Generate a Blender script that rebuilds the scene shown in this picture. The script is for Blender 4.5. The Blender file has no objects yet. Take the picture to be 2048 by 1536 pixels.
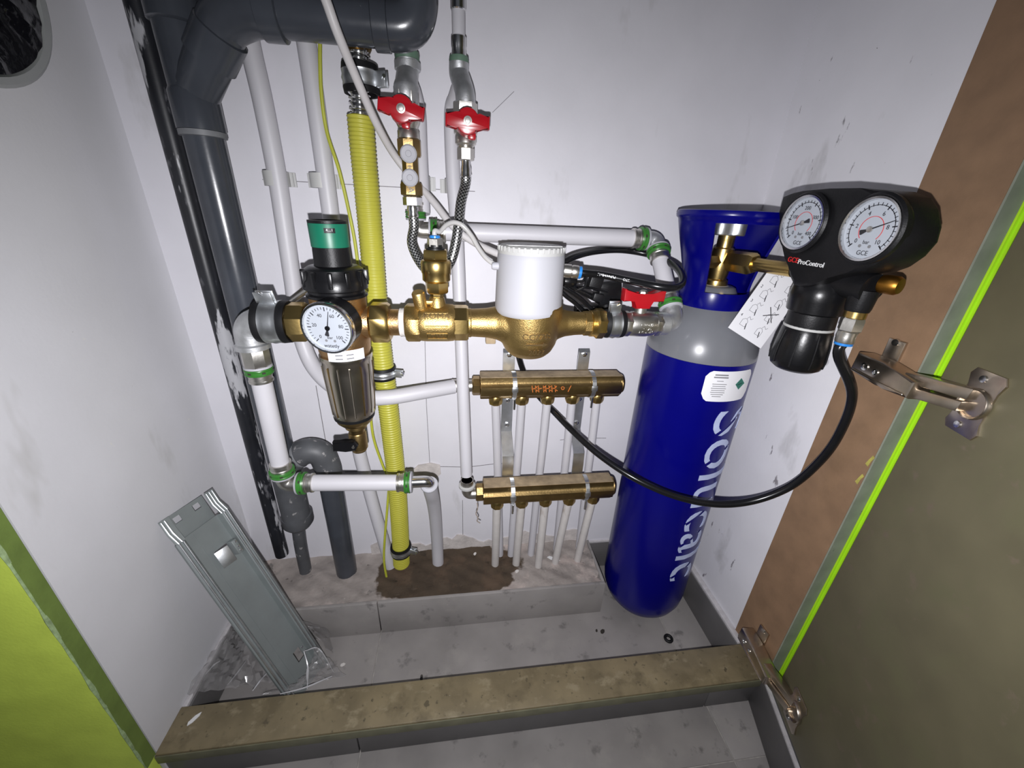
import bpy, bmesh, math, random
from mathutils import Vector, Matrix
random.seed(7)
V = Vector
SC = bpy.context.scene
COL = SC.collection

# ------------------------------------------------------------------ camera
RM = Matrix(((0.9912719870286114, -0.12582800827315008, 0.03933395564090286),
             (-0.015532601791409167, -0.40775731736818344, -0.9129582183289069),
             (0.1309144224825437, 0.9043789484871454, -0.4061528425597283)))
FPX = 777.7
CAM = V((0.0, -0.68, 0.813))
cd = bpy.data.cameras.new('camera'); cam = bpy.data.objects.new('camera', cd); COL.objects.link(cam)
cd.sensor_width = 36.0; cd.lens = 36.0 * FPX / 2048.0; cd.clip_start = 0.01
mw = Matrix((RM[0], -RM[1], -RM[2])).transposed().to_4x4(); mw.translation = CAM
cam.matrix_world = mw
SC.camera = cam

# ------------------------------------------------------------------ light and exposure
w = bpy.data.worlds.new('dim_room'); SC.world = w; w.use_nodes = True
w.node_tree.nodes['Background'].inputs[0].default_value = (0.80, 0.86, 1.0, 1)
w.node_tree.nodes['Background'].inputs[1].default_value = 0.07
ld = bpy.data.lights.new('phone_flash', 'SPOT'); ld.energy = 26.5; ld.color = (0.97, 0.965, 1.0)
ld.shadow_soft_size = 0.004; ld.spot_size = math.radians(174); ld.spot_blend = 1.0
lo = bpy.data.objects.new('phone_flash', ld); COL.objects.link(lo)
lm = mw.copy(); lm.translation = CAM - mw.col[1].to_3d() * 0.036 - mw.col[0].to_3d() * 0.006; lo.matrix_world = lm @ Matrix.Rotation(math.radians(-3), 4, 'X') @ Matrix.Diagonal((1.0, .58, 1.0, 1.0))
SC.view_settings.view_transform = 'Standard'; SC.view_settings.look = 'None'
SC.view_settings.gamma = 1.0; SC.view_settings.exposure = 0.0; SC.view_settings.use_curve_mapping = False

# ------------------------------------------------------------------ measuring helpers (photo pixel + real plane -> point)
def ray(u, v): return RM.transposed() @ V((u - 1024.0, v - 768.0, FPX))
def at(u, v, y): d = ray(u, v); return CAM + d * ((y - CAM.y) / d.y)
def atx(u, v, x): d = ray(u, v); return CAM + d * ((x - CAM.x) / d.x)
def atz(u, v, z): d = ray(u, v); return CAM + d * ((z - CAM.z) / d.z)

# ------------------------------------------------------------------ materials
MATS = {}
def rgb(h):
    h = h.lstrip('#'); c = [int(h[i:i + 2], 16) / 255 for i in (0, 2, 4)]
    return tuple(x / 12.92 if x <= .04045 else ((x + .055) / 1.055) ** 2.4 for x in c)
def mat(name, col, rough=.5, metal=0., var=.08, scale=30., bump=0., bscale=200., col2=None, spots=None, alpha=1., coat=0., spec=.5, detail=4.):
    m = bpy.data.materials.new(name); m.use_nodes = True; nt = m.node_tree; N = nt.nodes; L = nt.links
    b = N['Principled BSDF']
    if isinstance(col, str): col = rgb(col)
    if isinstance(col2, str): col2 = rgb(col2)
    tc = N.new('ShaderNodeTexCoord')
    nz = N.new('ShaderNodeTexNoise'); nz.inputs['Scale'].default_value = scale; nz.inputs['Detail'].default_value = detail
    L.new(tc.outputs['Object'], nz.inputs['Vector'])
    rp = N.new('ShaderNodeValToRGB'); L.new(nz.outputs['Fac'], rp.inputs['Fac'])
    a = tuple(max(0, c * (1 - var)) for c in col); d = col2 if col2 else tuple(min(1, c * (1 + var)) for c in col)
    rp.color_ramp.elements[0].position = .3; rp.color_ramp.elements[1].position = .7
    rp.color_ramp.elements[0].color = (*a, 1); rp.color_ramp.elements[1].color = (*d, 1)
    out = rp.outputs['Color']
    if spots:      # list of (colour, scale, threshold, softness, (sx,sy,sz))
        for i, (sc, ss, th, so, st) in enumerate(spots):
            if isinstance(sc, str): sc = rgb(sc)
            mp = N.new('ShaderNodeMapping'); mp.inputs['Scale'].default_value = st; mp.inputs['Location'].default_value = (3.1 * i, 1.7 * i, .3 + i)
            L.new(tc.outputs['Object'], mp.inputs['Vector'])
            n2 = N.new('ShaderNodeTexNoise'); n2.inputs['Scale'].default_value = ss; n2.inputs['Detail'].default_value = 5
            n2.inputs['Roughness'].default_value = .6
            L.new(mp.outputs['Vector'], n2.inputs['Vector'])
            r2 = N.new('ShaderNodeMapRange'); r2.inputs['From Min'].default_value = th; r2.inputs['From Max'].default_value = th + so
            L.new(n2.outputs['Fac'], r2.inputs['Value'])
            mx = N.new('ShaderNodeMixRGB'); L.new(r2.outputs['Result'], mx.inputs['Fac']); L.new(out, mx.inputs['Color1'])
            mx.inputs['Color2'].default_value = (*sc, 1); out = mx.outputs['Color']
    L.new(out, b.inputs['Base Color'])
    b.inputs['Roughness'].default_value = rough; b.inputs['Metallic'].default_value = metal
    b.inputs['Alpha'].default_value = alpha; b.inputs['Coat Weight'].default_value = coat
    b.inputs['Specular IOR Level'].default_value = spec
    if bump:
        bz = N.new('ShaderNodeTexNoise'); bz.inputs['Scale'].default_value = bscale; bz.inputs['Detail'].default_value = 3
        L.new(tc.outputs['Object'], bz.inputs['Vector'])
        bp = N.new('ShaderNodeBump'); bp.inputs['Strength'].default_value = bump; bp.inputs['Distance'].default_value = .002
        L.new(bz.outputs['Fac'], bp.inputs['Height']); L.new(bp.outputs['Normal'], b.inputs['Normal'])
    MATS[name] = m
    return m

mat('wall_paint', (.66, .65, .69), .55, var=.03, scale=14, bump=.08, bscale=160,
    spots=[((.50, .49, .50), 9, .60, .10, (1, 1, .4)), ((.40, .38, .37), 170, .765, .02, (1, 1, 1))])
mat('wall_scuffed', (.75, .74, .775), .55, var=.03, scale=14, bump=.08, bscale=160,
    spots=[((.50, .49, .50), 9, .60, .10, (1, 1, .4)), ((.26, .24, .26), 38, .665, .03, (1, 1, .35)), ((.22, .20, .20), 150, .74, .02, (1, 1, 1))])
mat('wall_left_paint', (.68, .675, .70), .55, var=.04, scale=8, bump=.08, bscale=160,
    spots=[((.44, .43, .41), 7, .58, .12, (1, 1, .3)), ((.72, .71, .70), 60, .72, .03, (1, 1, 1)), ((.30, .28, .26), 150, .755, .02, (1, 1, 1))])
mat('tile', (.28, .262, .253), .45, var=.16, scale=9, bump=.05, bscale=90, spots=[((.31, .29, .275), 16, .54, .14, (1, 1, 1)), ((.17, .16, .155), 30, .60, .10, (1, 1, 1)), ((.46, .44, .42), 130, .715, .03, (1, 1, 1))])
mat('tile_dark', (.115, .11, .11), .5, var=.12, scale=14, bump=.05, bscale=90)
mat('grout', (.34, .32, .30), .9, var=.2, scale=90)
mat('caulk', (.50, .48, .49), .7, var=.12, scale=80, bump=.3, bscale=300)
mat('stone', (.205, .165, .095), .5, var=.22, scale=16, bump=.10, bscale=120,
    spots=[((.150, .120, .068), 24, .50, .14, (1, 1, 1)), ((.270, .225, .140), 34, .56, .12, (1.0, 1.4, 1)), ((.105, .085, .05), 90, .62, .06, (1, 1, 1)), ((.30, .27, .22), 160, .73, .02, (1, 1, 1))])
mat('stone_edge', (.155, .15, .095), .6, var=.15, scale=40, bump=.1, bscale=140)
mat('mdf', (.235, .142, .080), .7, var=.12, scale=35, bump=.08, bscale=300, spots=[((.30, .20, .12), 130, .70, .04, (1, 1, 1))])
mat('primer', (.235, .255, .205), .6, var=.15, scale=30, bump=.05, bscale=150, spots=[((.08, .08, .06), 60, .70, .04, (1, 1, .5))])
mat('lime', (.66, .82, .12), .45, var=.08, scale=25, bump=.10, bscale=260)
mat('lime_bright', (.42, .74, .02), .45, var=.05, scale=25)
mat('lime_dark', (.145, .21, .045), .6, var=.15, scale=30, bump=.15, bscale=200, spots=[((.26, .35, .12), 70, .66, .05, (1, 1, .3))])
mat('fleck', (.40, .36, .08), .6, var=.2, scale=120)
mat('paint_chip', (.30, .40, .20), .7, var=.3, scale=150)
mat('olive', (.165, .148, .086), .5, var=.14, scale=12, bump=.05, bscale=120,
    spots=[((.165, .155, .085), 10, .52, .10, (1, 1, 1)), ((.19, .155, .105), 40, .62, .08, (1, 1, 1)), ((.20, .17, .12), 140, .75, .02, (1, 1, 1))])
mat('pvc_grey', (.046, .051, .062), .24, var=.15, scale=20, bump=.03, bscale=150, spots=[((.16, .16, .17), 160, .74, .03, (1, 1, 1))])
mat('pvc_lip', (.16, .165, .175), .5, var=.1, scale=60)
mat('pvc_dusty', (.075, .078, .085), .5, var=.2, scale=30, bump=.05, bscale=150, spots=[((.28, .27, .27), 60, .62, .05, (1, 1, 1))])
mat('pipe_black', (.012, .013, .017), .4, var=.3, scale=20, bump=.05, bscale=80, spots=[((.40, .40, .42), 30, .53, .03, (1, 1, .22)), ((.10, .10, .11), 60, .60, .08, (1, 1, .4))])
mat('pex', (.54, .53, .56), .45, var=.02, scale=20)
mat('pex_dusty', (.60, .57, .55), .5, var=.06, scale=40, spots=[((.45, .40, .36), 40, .62, .10, (1, 1, .5))])
mat('white_plastic', (.40, .40, .43), .6, var=.015, scale=20)
mat('clip_plastic', (.46, .46, .45), .5, var=.05, scale=30)
mat('cable_white', (.55, .53, .53), .45, var=.03, scale=30)
mat('tube_clear', (.46, .45, .44), .2, var=.05, scale=60, coat=.3)
mat('yellow', (.44, .42, .05), .42, var=.05, scale=30)
mat('wire_yg', (.42, .44, .04), .45, var=.1, scale=30)
mat('brass_cast', (.50, .345, .13), .42, 1., var=.10, scale=60, bump=.25, bscale=700)
mat('brass', (.56, .40, .15), .30, 1., var=.10, scale=50, bump=.04, bscale=300)
mat('brass_dark', (.34, .235, .10), .36, 1., var=.22, scale=35, bump=.10, bscale=300)
mat('bronze', (.50, .31, .145), .42, 1., var=.10, scale=60, bump=.25, bscale=600)
mat('brass_dusty', (.40, .31, .20), .7, .5, var=.25, scale=60, bump=.2, bscale=500)
mat('chrome', (.70, .70, .70), .20, 1., var=.05, scale=40)
mat('nickel', (.62, .60, .56), .36, 1., var=.10, scale=50, bump=.06, bscale=250)
mat('galv', (.60, .61, .62), .48, .9, var=.18, scale=60, bump=.12, bscale=220)
mat('zinc', (.68, .70, .72), .38, 1., var=.12, scale=60, bump=.05, bscale=200)
mat('sheet_steel', (.30, .33, .33), .5, .55, var=.08, scale=20, bump=.03, bscale=200)
mat('hinge_steel', (.55, .48, .40), .30, 1., var=.12, scale=60)
mat('bowl_metal', (.55, .50, .42), .26, 1., var=.08, scale=40)
mat('rubber', (.006, .006, .007), .55, spec=.3, var=.2, scale=60)
mat('black_plastic', (.006, .006, .007), .30, spec=.35, var=.2, scale=40, bump=.04, bscale=300)
mat('black_satin', (.007, .007, .008), .45, spec=.3, var=.2, scale=40, bump=.10, bscale=500)
mat('hose_black', (.007, .007, .008), .25, spec=.4, var=.2, scale=40)
mat('film_black', (.006, .006, .008), .12, var=.3, scale=20, bump=.6, bscale=60)
mat('green_plastic', (.035, .17, .025), .35, var=.12, scale=60)
mat('green_aged', (.10, .17, .12), .5, var=.2, scale=60)
mat('green_cap', (.006, .15, .085), .4, var=.06, scale=40)
mat('red', (.36, .006, .012), .28, var=.08, scale=40)
mat('blue', (.001, .001, .135), .26, var=.05, scale=16, coat=.0, spec=.3, spots=[((.10, .10, .45), 190, .77, .02, (1, 1, 1))])
mat('gas_grey', (.155, .16, .175), .30, var=.05, scale=20, coat=.2, spots=[((.55, .55, .55), 170, .755, .02, (1, 1, 1))])
mat('blue_ring', (.02, .20, .60), .3, var=.05)
mat('lettering', (.44, .50, .72), .5, var=.10, scale=60)
mat('paper', (.74, .74, .77), .6, var=.02, scale=30)
mat('ink', (.02, .02, .025), .6, var=.1)
mat('ink_grey', (.20, .20, .21), .6, var=.1)
mat('ink_orange', (.62, .17, .03), .6, var=.1)
mat('ink_red', (.60, .02, .02), .5, var=.1)
mat('print_white', (.75, .75, .75), .5, var=.02)
mat('label_green', (.01, .14, .10), .5, var=.05)
mat('dial', (.42, .45, .50), .55, var=.01)
mat('ptfe', (.66, .63, .60), .6, var=.08, scale=120, bump=.3, bscale=500)
mat('duct_rim', (.36, .37, .37), .45, var=.05)
mat('plaster', (.52, .48, .46), .9, var=.15, scale=60, bump=.5, bscale=200)
mat('pencil', (.20, .19, .20), .8, var=.2, scale=300)
mat('hemp', (.30, .25, .21), .9, var=.2, scale=300)
mat('emboss', (.20, .135, .06), .5, .7, var=.1)  # darker than the cast brass: relief shading painted into the raised marks
mat('amber', (.36, .17, .03), .4, 1., var=.05)
mat('dark_grit', (.03, .025, .02), .8, var=.2)
mat('film_glint', (.62, .62, .64), .2, var=.1, scale=90, alpha=.75)  # whitish film colour, paints glints along the folds
mat('film_clear', (.34, .33, .33), .17, var=.15, scale=60, alpha=.42, spec=.8, bump=.5, bscale=45)

def concrete():
    m = mat('concrete', (.30, .265, .245), .85, var=.22, scale=26, bump=.6, bscale=120,
            spots=[((.44, .37, .34), 14, .54, .10, (1, 1, 1)), ((.16, .145, .135), 34, .62, .07, (1, 1, 1)), ((.52, .49, .46), 120, .70, .03, (1, 1, 1))])
    nt = m.node_tree; N = nt.nodes; L = nt.links; b = N['Principled BSDF']
    src = b.inputs['Base Color'].links[0].from_socket
    tc = [n for n in N if n.type == 'TEX_COORD'][0]
    nz = N.new('ShaderNodeTexNoise'); nz.inputs['Scale'].default_value = 32; nz.inputs['Detail'].default_value = 4
    L.new(tc.outputs['Object'], nz.inputs['Vector'])
    mp = N.new('ShaderNodeMapping'); mp.inputs['Location'].default_value = (.030 / .160, .062 / .066, 0)   # stain: centre and half-axes in metres
    mp.inputs['Scale'].default_value = (1 / .160, 1 / .066, 0)
    L.new(tc.outputs['Object'], mp.inputs['Vector'])
    ab = N.new('ShaderNodeVectorMath'); ab.operation = 'ABSOLUTE'; L.new(mp.outputs['Vector'], ab.inputs[0])
    sp = N.new('ShaderNodeSeparateXYZ'); L.new(ab.outputs['Vector'], sp.inputs[0])
    px = N.new('ShaderNodeMath'); px.operation = 'POWER'; L.new(sp.outputs['X'], px.inputs[0]); px.inputs[1].default_value = 3
    py = N.new('ShaderNodeMath'); py.operation = 'POWER'; L.new(sp.outputs['Y'], py.inputs[0]); py.inputs[1].default_value = 3
    ad = N.new('ShaderNodeMath'); ad.operation = 'ADD'; L.new(px.outputs[0], ad.inputs[0]); L.new(py.outputs[0], ad.inputs[1])
    a2 = N.new('ShaderNodeMath'); a2.operation = 'MULTIPLY_ADD'; L.new(nz.outputs['Fac'], a2.inputs[0]); a2.inputs[1].default_value = 1.1; L.new(ad.outputs[0], a2.inputs[2])
    mr = N.new('ShaderNodeMapRange'); mr.inputs['From Min'].default_value = 1.48; mr.inputs['From Max'].default_value = 1.36
    L.new(a2.outputs[0], mr.inputs['Value'])
    mx = N.new('ShaderNodeMixRGB'); mx.blend_type = 'MULTIPLY'; L.new(mr.outputs['Result'], mx.inputs['Fac']); L.new(src, mx.inputs['Color1'])
    mx.inputs['Color2'].default_value = (.20, .155, .105, 1)
    L.new(mx.outputs['Color'], b.inputs['Base Color'])
concrete()

def braid():
    m = bpy.data.materials.new('braid'); m.use_nodes = True; nt = m.node_tree; N = nt.nodes; L = nt.links; b = N['Principled BSDF']
    uv = N.new('ShaderNodeUVMap'); mp = N.new('ShaderNodeMapping'); L.new(uv.outputs['UV'], mp.inputs['Vector'])
    mp.inputs['Scale'].default_value = (16, 420, 1); mp.inputs['Rotation'].default_value = (0, 0, 0)
    ck = N.new('ShaderNodeTexChecker'); ck.inputs['Scale'].default_value = 1.0; L.new(mp.outputs['Vector'], ck.inputs['Vector'])
    ck.inputs['Color1'].default_value = (.55, .55, .54, 1); ck.inputs['Color2'].default_value = (.05, .05, .05, 1)
    L.new(ck.outputs['Color'], b.inputs['Base Color'])
    bp = N.new('ShaderNodeBump'); bp.inputs['Strength'].default_value = .6; bp.inputs['Distance'].default_value = .001
    L.new(ck.outputs['Fac'], bp.inputs['Height']); L.new(bp.outputs['Normal'], b.inputs['Normal'])
    b.inputs['Metallic'].default_value = .9; b.inputs['Roughness'].default_value = .36
    MATS['braid'] = m
braid()

# ------------------------------------------------------------------ mesh helpers
def frame(axis, up=None):
    a = V(axis).normalized()
    u = V(up) if up else (V((0, 0, 1)) if abs(a.z) < .9 else V((1, 0, 0)))
    x = u.cross(a)
    if x.length < 1e-6: x = V((1, 0, 0)).cross(a)
    x.normalize(); y = a.cross(x).normalized()
    return x, y, a
def NB():
    bm = bmesh.new(); bm.loops.layers.uv.new('UVMap'); return bm
def lathe(bm, prof, o=(0, 0, 0), axis=(0, 0, 1), n=28, phase=0., up=None, cap=True):
    """profile of (radius, height) revolved about axis through o"""
    x, y, a = frame(axis, up); o = V(o); rings = []
    for r, h in prof:
        if r <= 1e-6: rings.append([bm.verts.new(o + a * h)])
        else: rings.append([bm.verts.new(o + a * h + (x * math.cos(2 * math.pi * (i + phase) / n) + y * math.sin(2 * math.pi * (i + phase) / n)) * r) for i in range(n)])
    for p, q in zip(rings, rings[1:]):
        if len(p) == 1 and len(q) == 1: continue
        for i in range(n):
            j = (i + 1) % n
            if len(p) == 1: bm.faces.new((p[0], q[j], q[i]))
            elif len(q) == 1: bm.faces.new((p[i], p[j], q[0]))
            else: bm.faces.new((p[i], p[j], q[j], q[i]))
    if cap:
        if len(rings[0]) > 2: bm.faces.new(rings[0][::-1])
        if len(rings[-1]) > 2: bm.faces.new(rings[-1])
    return bm
def ringtube(bm, prof, o, axis, n=32, up=None):
    """closed profile revolved: a ring"""
    x, y, a = frame(axis, up); o = V(o); rings = []
    for r, h in prof: rings.append([bm.verts.new(o + a * h + (x * math.cos(2 * math.pi * i / n) + y * math.sin(2 * math.pi * i / n)) * r) for i in range(n)])
    for k in range(len(rings)):
        p, q = rings[k], rings[(k + 1) % len(rings)]
        for i in range(n): bm.faces.new((p[i], p[(i + 1) % n], q[(i + 1) % n], q[i]))
    return bm
def torus(bm, o, axis, R, r, n=32, m=10):
    return ringtube(bm, [(R + r * math.cos(2 * math.pi * k / m), r * math.sin(2 * math.pi * k / m)) for k in range(m)], o, axis, n)
def spline(pts, res=8):
    P = [V(p) for p in pts]; P = [P[0] * 2 - P[1]] + P + [P[-1] * 2 - P[-2]]; out = []
    for i in range(1, len(P) - 2):
        for k in range(res):
            t = k / res; a, b, c, d = P[i - 1], P[i], P[i + 1], P[i + 2]
            out.append(.5 * ((2 * b) + (c - a) * t + (2 * a - 5 * b + 4 * c - d) * t * t + (3 * b - a - 3 * c + d) * t ** 3))
    out.append(P[-2]); return out
def resample(P, step):
    out = [P[0]]; acc = 0.
    for a, b in zip(P, P[1:]):
        L = (b - a).length; d = step - acc
        while d <= L: out.append(a + (b - a) * (d / L)); d += step
        acc = L - (d - step)
    return out
def sweep(bm, P, r, n=14, cap=True):
    """tube along already dense points; r is a number or f(index, length)"""
    uvl = bm.loops.layers.uv.active; rings = []; ln = 0.; T0 = (P[1] - P[0]).normalized(); x, y, _ = frame(T0); lens = []
    for i, p in enumerate(P):
        T = (P[min(i + 1, len(P) - 1)] - P[max(i - 1, 0)]).normalized()
        x = (x - T * x.dot(T)).normalized(); y = T.cross(x)
        if i: ln += (p - P[i - 1]).length
        lens.append(ln); rr = r(i, ln) if callable(r) else r
        rings.append([bm.verts.new(p + (x * math.cos(2 * math.pi * k / n) + y * math.sin(2 * math.pi * k / n)) * rr) for k in range(n)])
    for i, (p, q) in enumerate(zip(rings, rings[1:])):
        for k in range(n):
            f = bm.faces.new((p[k], p[(k + 1) % n], q[(k + 1) % n], q[k]))
            if uvl:
                for lp, c in zip(f.loops, ((k / n, lens[i]), ((k + 1) / n, lens[i]), ((k + 1) / n, lens[i + 1]), (k / n, lens[i + 1]))): lp[uvl].uv = c
    if cap: bm.faces.new(rings[0][::-1]); bm.faces.new(rings[-1])
    return bm
def tube(bm, pts, r, n=14, res=8, cap=True): return sweep(bm, spline(pts, res) if len(pts) > 2 else [V(p) for p in pts], r, n, cap)
def bend(a, c, b, rad, k=8):
    """polyline a-c-b with the corner at c rounded by a radius"""
    a, c, b = V(a), V(c), V(b); u = (a - c).normalized(); v = (b - c).normalized(); ang = u.angle(v); t = rad / math.tan(ang / 2)
    s, e = c + u * t, c + v * t; out = [a]
    for i in range(k + 1):
        q = i / k; out.append(s * (1 - q) ** 2 + c * 2 * q * (1 - q) * 1. + e * q * q)
    out.append(b); return out
def box(bm, c, s, M=None, bev=0.):
    c = V(c); X, Y, Z = (M if M else (V((1, 0, 0)), V((0, 1, 0)), V((0, 0, 1)))); vs = []
    for i in (-.5, .5):
        for j in (-.5, .5):
            for k in (-.5, .5): vs.append(bm.verts.new(c + X * (s[0] * i) + Y * (s[1] * j) + Z * (s[2] * k)))
    fs = [bm.faces.new([vs[q] for q in f]) for f in ((0, 1, 3, 2), (4, 6, 7, 5), (0, 4, 5, 1), (2, 3, 7, 6), (0, 2, 6, 4), (1, 5, 7, 3))]
    if bev: bmesh.ops.bevel(bm, geom=list({e for f in fs for e in f.edges}), offset=bev, segments=2, profile=.5, affect='EDGES')
    return bm
def bx(bm, x0, x1, y0, y1, z0, z1, bev=0.): return box(bm, ((x0 + x1) / 2, (y0 + y1) / 2, (z0 + z1) / 2), (x1 - x0, y1 - y0, z1 - z0), None, bev)
def prism(bm, poly, o, ux, uy, depth, bev=0.):
    """2-D outline (in ux, uy) extruded by depth along ux x uy, centred"""
    ux, uy, o = V(ux), V(uy), V(o); nn = ux.cross(uy).normalized()
    A = [bm.verts.new(o + ux * p[0] + uy * p[1] - nn * depth / 2) for p in poly]; B = [bm.verts.new(o + ux * p[0] + uy * p[1] + nn * depth / 2) for p in poly]
    k = len(poly); fs = [bm.faces.new(A[::-1]), bm.faces.new(B)]
    es = list(fs[0].edges) + list(fs[1].edges)
    for i in range(k): bm.faces.new((A[i], A[(i + 1) % k], B[(i + 1) % k], B[i]))
    if bev: bmesh.ops.bevel(bm, geom=es, offset=bev, segments=2, profile=.5, affect='EDGES')
    return bm

# ------------------------------------------------------------------ object helpers
WL = {}
def setp(o, label=None, cat=None, group=None, kind=None):
    if label: o['label'] = label
    if cat: o['category'] = cat
    if group: o['group'] = group
    if kind: o['kind'] = kind
    return o
def finish(name, bm, m, parent, loc, sharp=38):
    bmesh.ops.recalc_face_normals(bm, faces=bm.faces[:])
    for v in bm.verts: v.co -= loc
    me = bpy.data.meshes.new(name); bm.to_mesh(me); bm.free()
    for p in me.polygons: p.use_smooth = True
    me.set_sharp_from_angle(angle=math.radians(sharp))
    me.materials.append(MATS[m])
    o = bpy.data.objects.new(name, me); COL.objects.link(o)
    if parent: o.parent = parent
    else: o.location = loc
    WL[o.name] = V(loc)
    return o
def part(name, bm, m, parent, sharp=38, label=None):
    o = finish(name, bm, m, parent, WL[parent.name], sharp)
    if label: o['label'] = label
    return o
def thing(name, label, cat, loc, group=None):
    o = bpy.data.objects.new(name, None); COL.objects.link(o); o.location = V(loc); o.empty_display_size = .02
    WL[o.name] = V(loc); return setp(o, label, cat, group)
def solo(name, bm, m, label, cat, group=None, sharp=38, kind=None, loc=None):
    if loc is None:
        bm.verts.ensure_lookup_table(); n = len(bm.verts)
        loc = V((sum(v.co.x for v in bm.verts) / n, sum(v.co.y for v in bm.verts) / n, min(v.co.z for v in bm.verts)))
    return setp(finish(name, bm, m, None, V(loc), sharp), label, cat, group, kind)
def struct(name, bm, m, label=None, sharp=38): return setp(finish(name, bm, m, None, V((0, 0, 0)), sharp), label, None, None, 'structure')
TXT = {}
def textmesh(s, size=1., extrude=.0, align='CENTER'):
    cu = bpy.data.curves.new('t', 'FONT'); cu.body = s; cu.size = size; cu.extrude = extrude; cu.align_x = align; cu.align_y = 'CENTER'; cu.resolution_u = 4
    ob = bpy.data.objects.new('t', cu); COL.objects.link(ob); bpy.context.view_layer.update()
    me = bpy.data.meshes.new_from_object(ob.evaluated_get(bpy.context.evaluated_depsgraph_get()))
    bpy.data.objects.remove(ob); bpy.data.curves.remove(cu)
    bm = NB(); bm.from_mesh(me); bpy.data.meshes.remove(me); return bm
def text(name, s, o, ux, uy, size, m, parent, ext=.0003, align='CENTER', fn=None, sub=0):
    bm = textmesh(s, size, ext, align)
    if sub:
        bmesh.ops.triangulate(bm, faces=bm.faces[:]); bmesh.ops.subdivide_edges(bm, edges=bm.edges[:], cuts=sub, use_grid_fill=True)
    o, ux, uy = V(o), V(ux), V(uy); nn = ux.cross(uy)
    for v in bm.verts: v.co = fn(v.co) if fn else o + ux * v.co.x + uy * v.co.y + nn * v.co.z
    return part(name, bm, m, parent, 30)
def strokes(bm, lines, o, ux, uy, wdt=.0006, th=.0003):
    """flat pen strokes in a plane"""
    o, ux, uy = V(o), V(ux), V(uy); nn = ux.cross(uy)
    for ln in lines:
        for a, b in zip(ln, ln[1:]):
            A = o + ux * a[0] + uy * a[1]; B = o + ux * b[0] + uy * b[1]; d = (B - A)
            if d.length < 1e-6: continue
            L = d.length; d.normalize(); box(bm, (A + B) / 2 + nn * th / 2, (L + wdt, wdt, th), (d, nn.cross(d), nn))
    return bm
X, Y, Z = V((1, 0, 0)), V((0, 1, 0)), V((0, 0, 1))

# ================================================================== SETTING
XL, XR, H = -.444, .524, 1.9
wb = struct('wall_back', bx(NB(), XL - .06, XR + .06, 0, .05, -.05, H), 'wall_paint', 'white painted back wall of the closet')
# painted-over board joints and the pencil line, thin marks with their own edges
def mark(pts, m='pencil', wd=.0012):
    bm = NB()
    for a, b in zip(pts, pts[1:]):
        A, B = at(*a, 0), at(*b, 0); A.y = B.y = -.0003; d = B - A; L = d.length; d.normalize(); box(bm, (A + B) / 2, (L, wd, .0006), (d, d.cross(Y), Y))
    return part('joint_line', bm, m, wb)
mark([(525, 359), (700, 369), (950, 383)], wd=.001)
mark([(632, 771), (655, 903)]); mark([(655, 903), (663, 948)], wd=.0008)
mark([(848, 600), (853, 811), (860, 935)], wd=.001)
mark([(690, 944), (770, 941), (830, 936)], wd=.0012); mark([(880, 933), (935, 934), (985, 928), (1040, 925)], wd=.0012)
mark([(925, 1000), (926, 1091)]); mark([(1003, 1000), (1004, 1090)], wd=.001)
mark([(1120, 880), (1135, 878)], wd=.001); mark([(1185, 876), (1212, 876)], wd=.001)
mark([(985, 225), (1028, 183)], wd=.0006)
# plaster patch where the lower white pipe starts down
bm = NB(); c = at(857, 938, 0); prism(bm, [(-.026, -.020), (-.010, -.024), (.014, -.022), (.025, -.012), (.024, .010), (.006, .016), (-.020, .012), (-.030, .002)], (c.x, -.0015, c.z), X, Z, .003); part('plaster_patch', bm, 'plaster', wb)

rnd_ = random.Random(11); pp_ = [(-.205 + .012 * k, .112 + rnd_.uniform(0, .014) + .008 * math.sin(k * .5)) for k in range(43)]
bm = NB(); prism(bm, [(-.205, .085)] + pp_ + [(pp_[-1][0], .085)], (0, -.001, 0), X, Z, .004); part('plaster_edge', bm, 'plaster', wb)
# left wall with the round duct opening
HC, HR = (-.170, 1.010), .100
def left_wall():
    bm = NB(); y0, y1, z0, z1 = -.324, 0., -.05, H; N = 64; ang = sorted([2 * math.pi * i / N for i in range(N)] + [math.atan2(zz - HC[1], yy - HC[0]) % (2 * math.pi) for yy in (y0, y1) for zz in (z0, z1)])
    inn, out, bar = [], [], []
    for a in ang:
        c, s = math.cos(a), math.sin(a); t = min((((y1 if c > 0 else y0) - HC[0]) / c) if abs(c) > 1e-9 else 1e9, (((z1 if s > 0 else z0) - HC[1]) / s) if abs(s) > 1e-9 else 1e9)
        inn.append(bm.verts.new((XL, HC[0] + HR * c, HC[1] + HR * s))); out.append(bm.verts.new((XL, HC[0] + t * c, HC[1] + t * s))); bar.append(bm.verts.new((XL - .06, HC[0] + HR * c, HC[1] + HR * s)))
    k = len(ang)
    for i in range(k):
        j = (i + 1) % k; bm.faces.new((inn[i], inn[j], out[j], out[i])); bm.faces.new((bar[i], bar[j], inn[j], inn[i]))
    ob = [bm.verts.new((XL - .06, v.co.y, v.co.z)) for v in out]
    for i in range(k):
        j = (i + 1) % k; bm.faces.new((out[i], out[j], ob[j], ob[i])); bm.faces.new((ob[i], ob[j], bar[j], bar[i]))
    return bm
wl = struct('wall_left', left_wall(), 'wall_left_paint', 'pale painted left wall of the closet with a round duct opening')
struct('wall_right', bx(NB(), XR, XR + .06, -.245, 0, -.05, H), 'wall_scuffed', 'scuffed white right wall of the closet')
struct('ceiling', bx(NB(), XL - .06, XR + .06, -.33, .05, H, H + .05), 'wall_paint')
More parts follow.
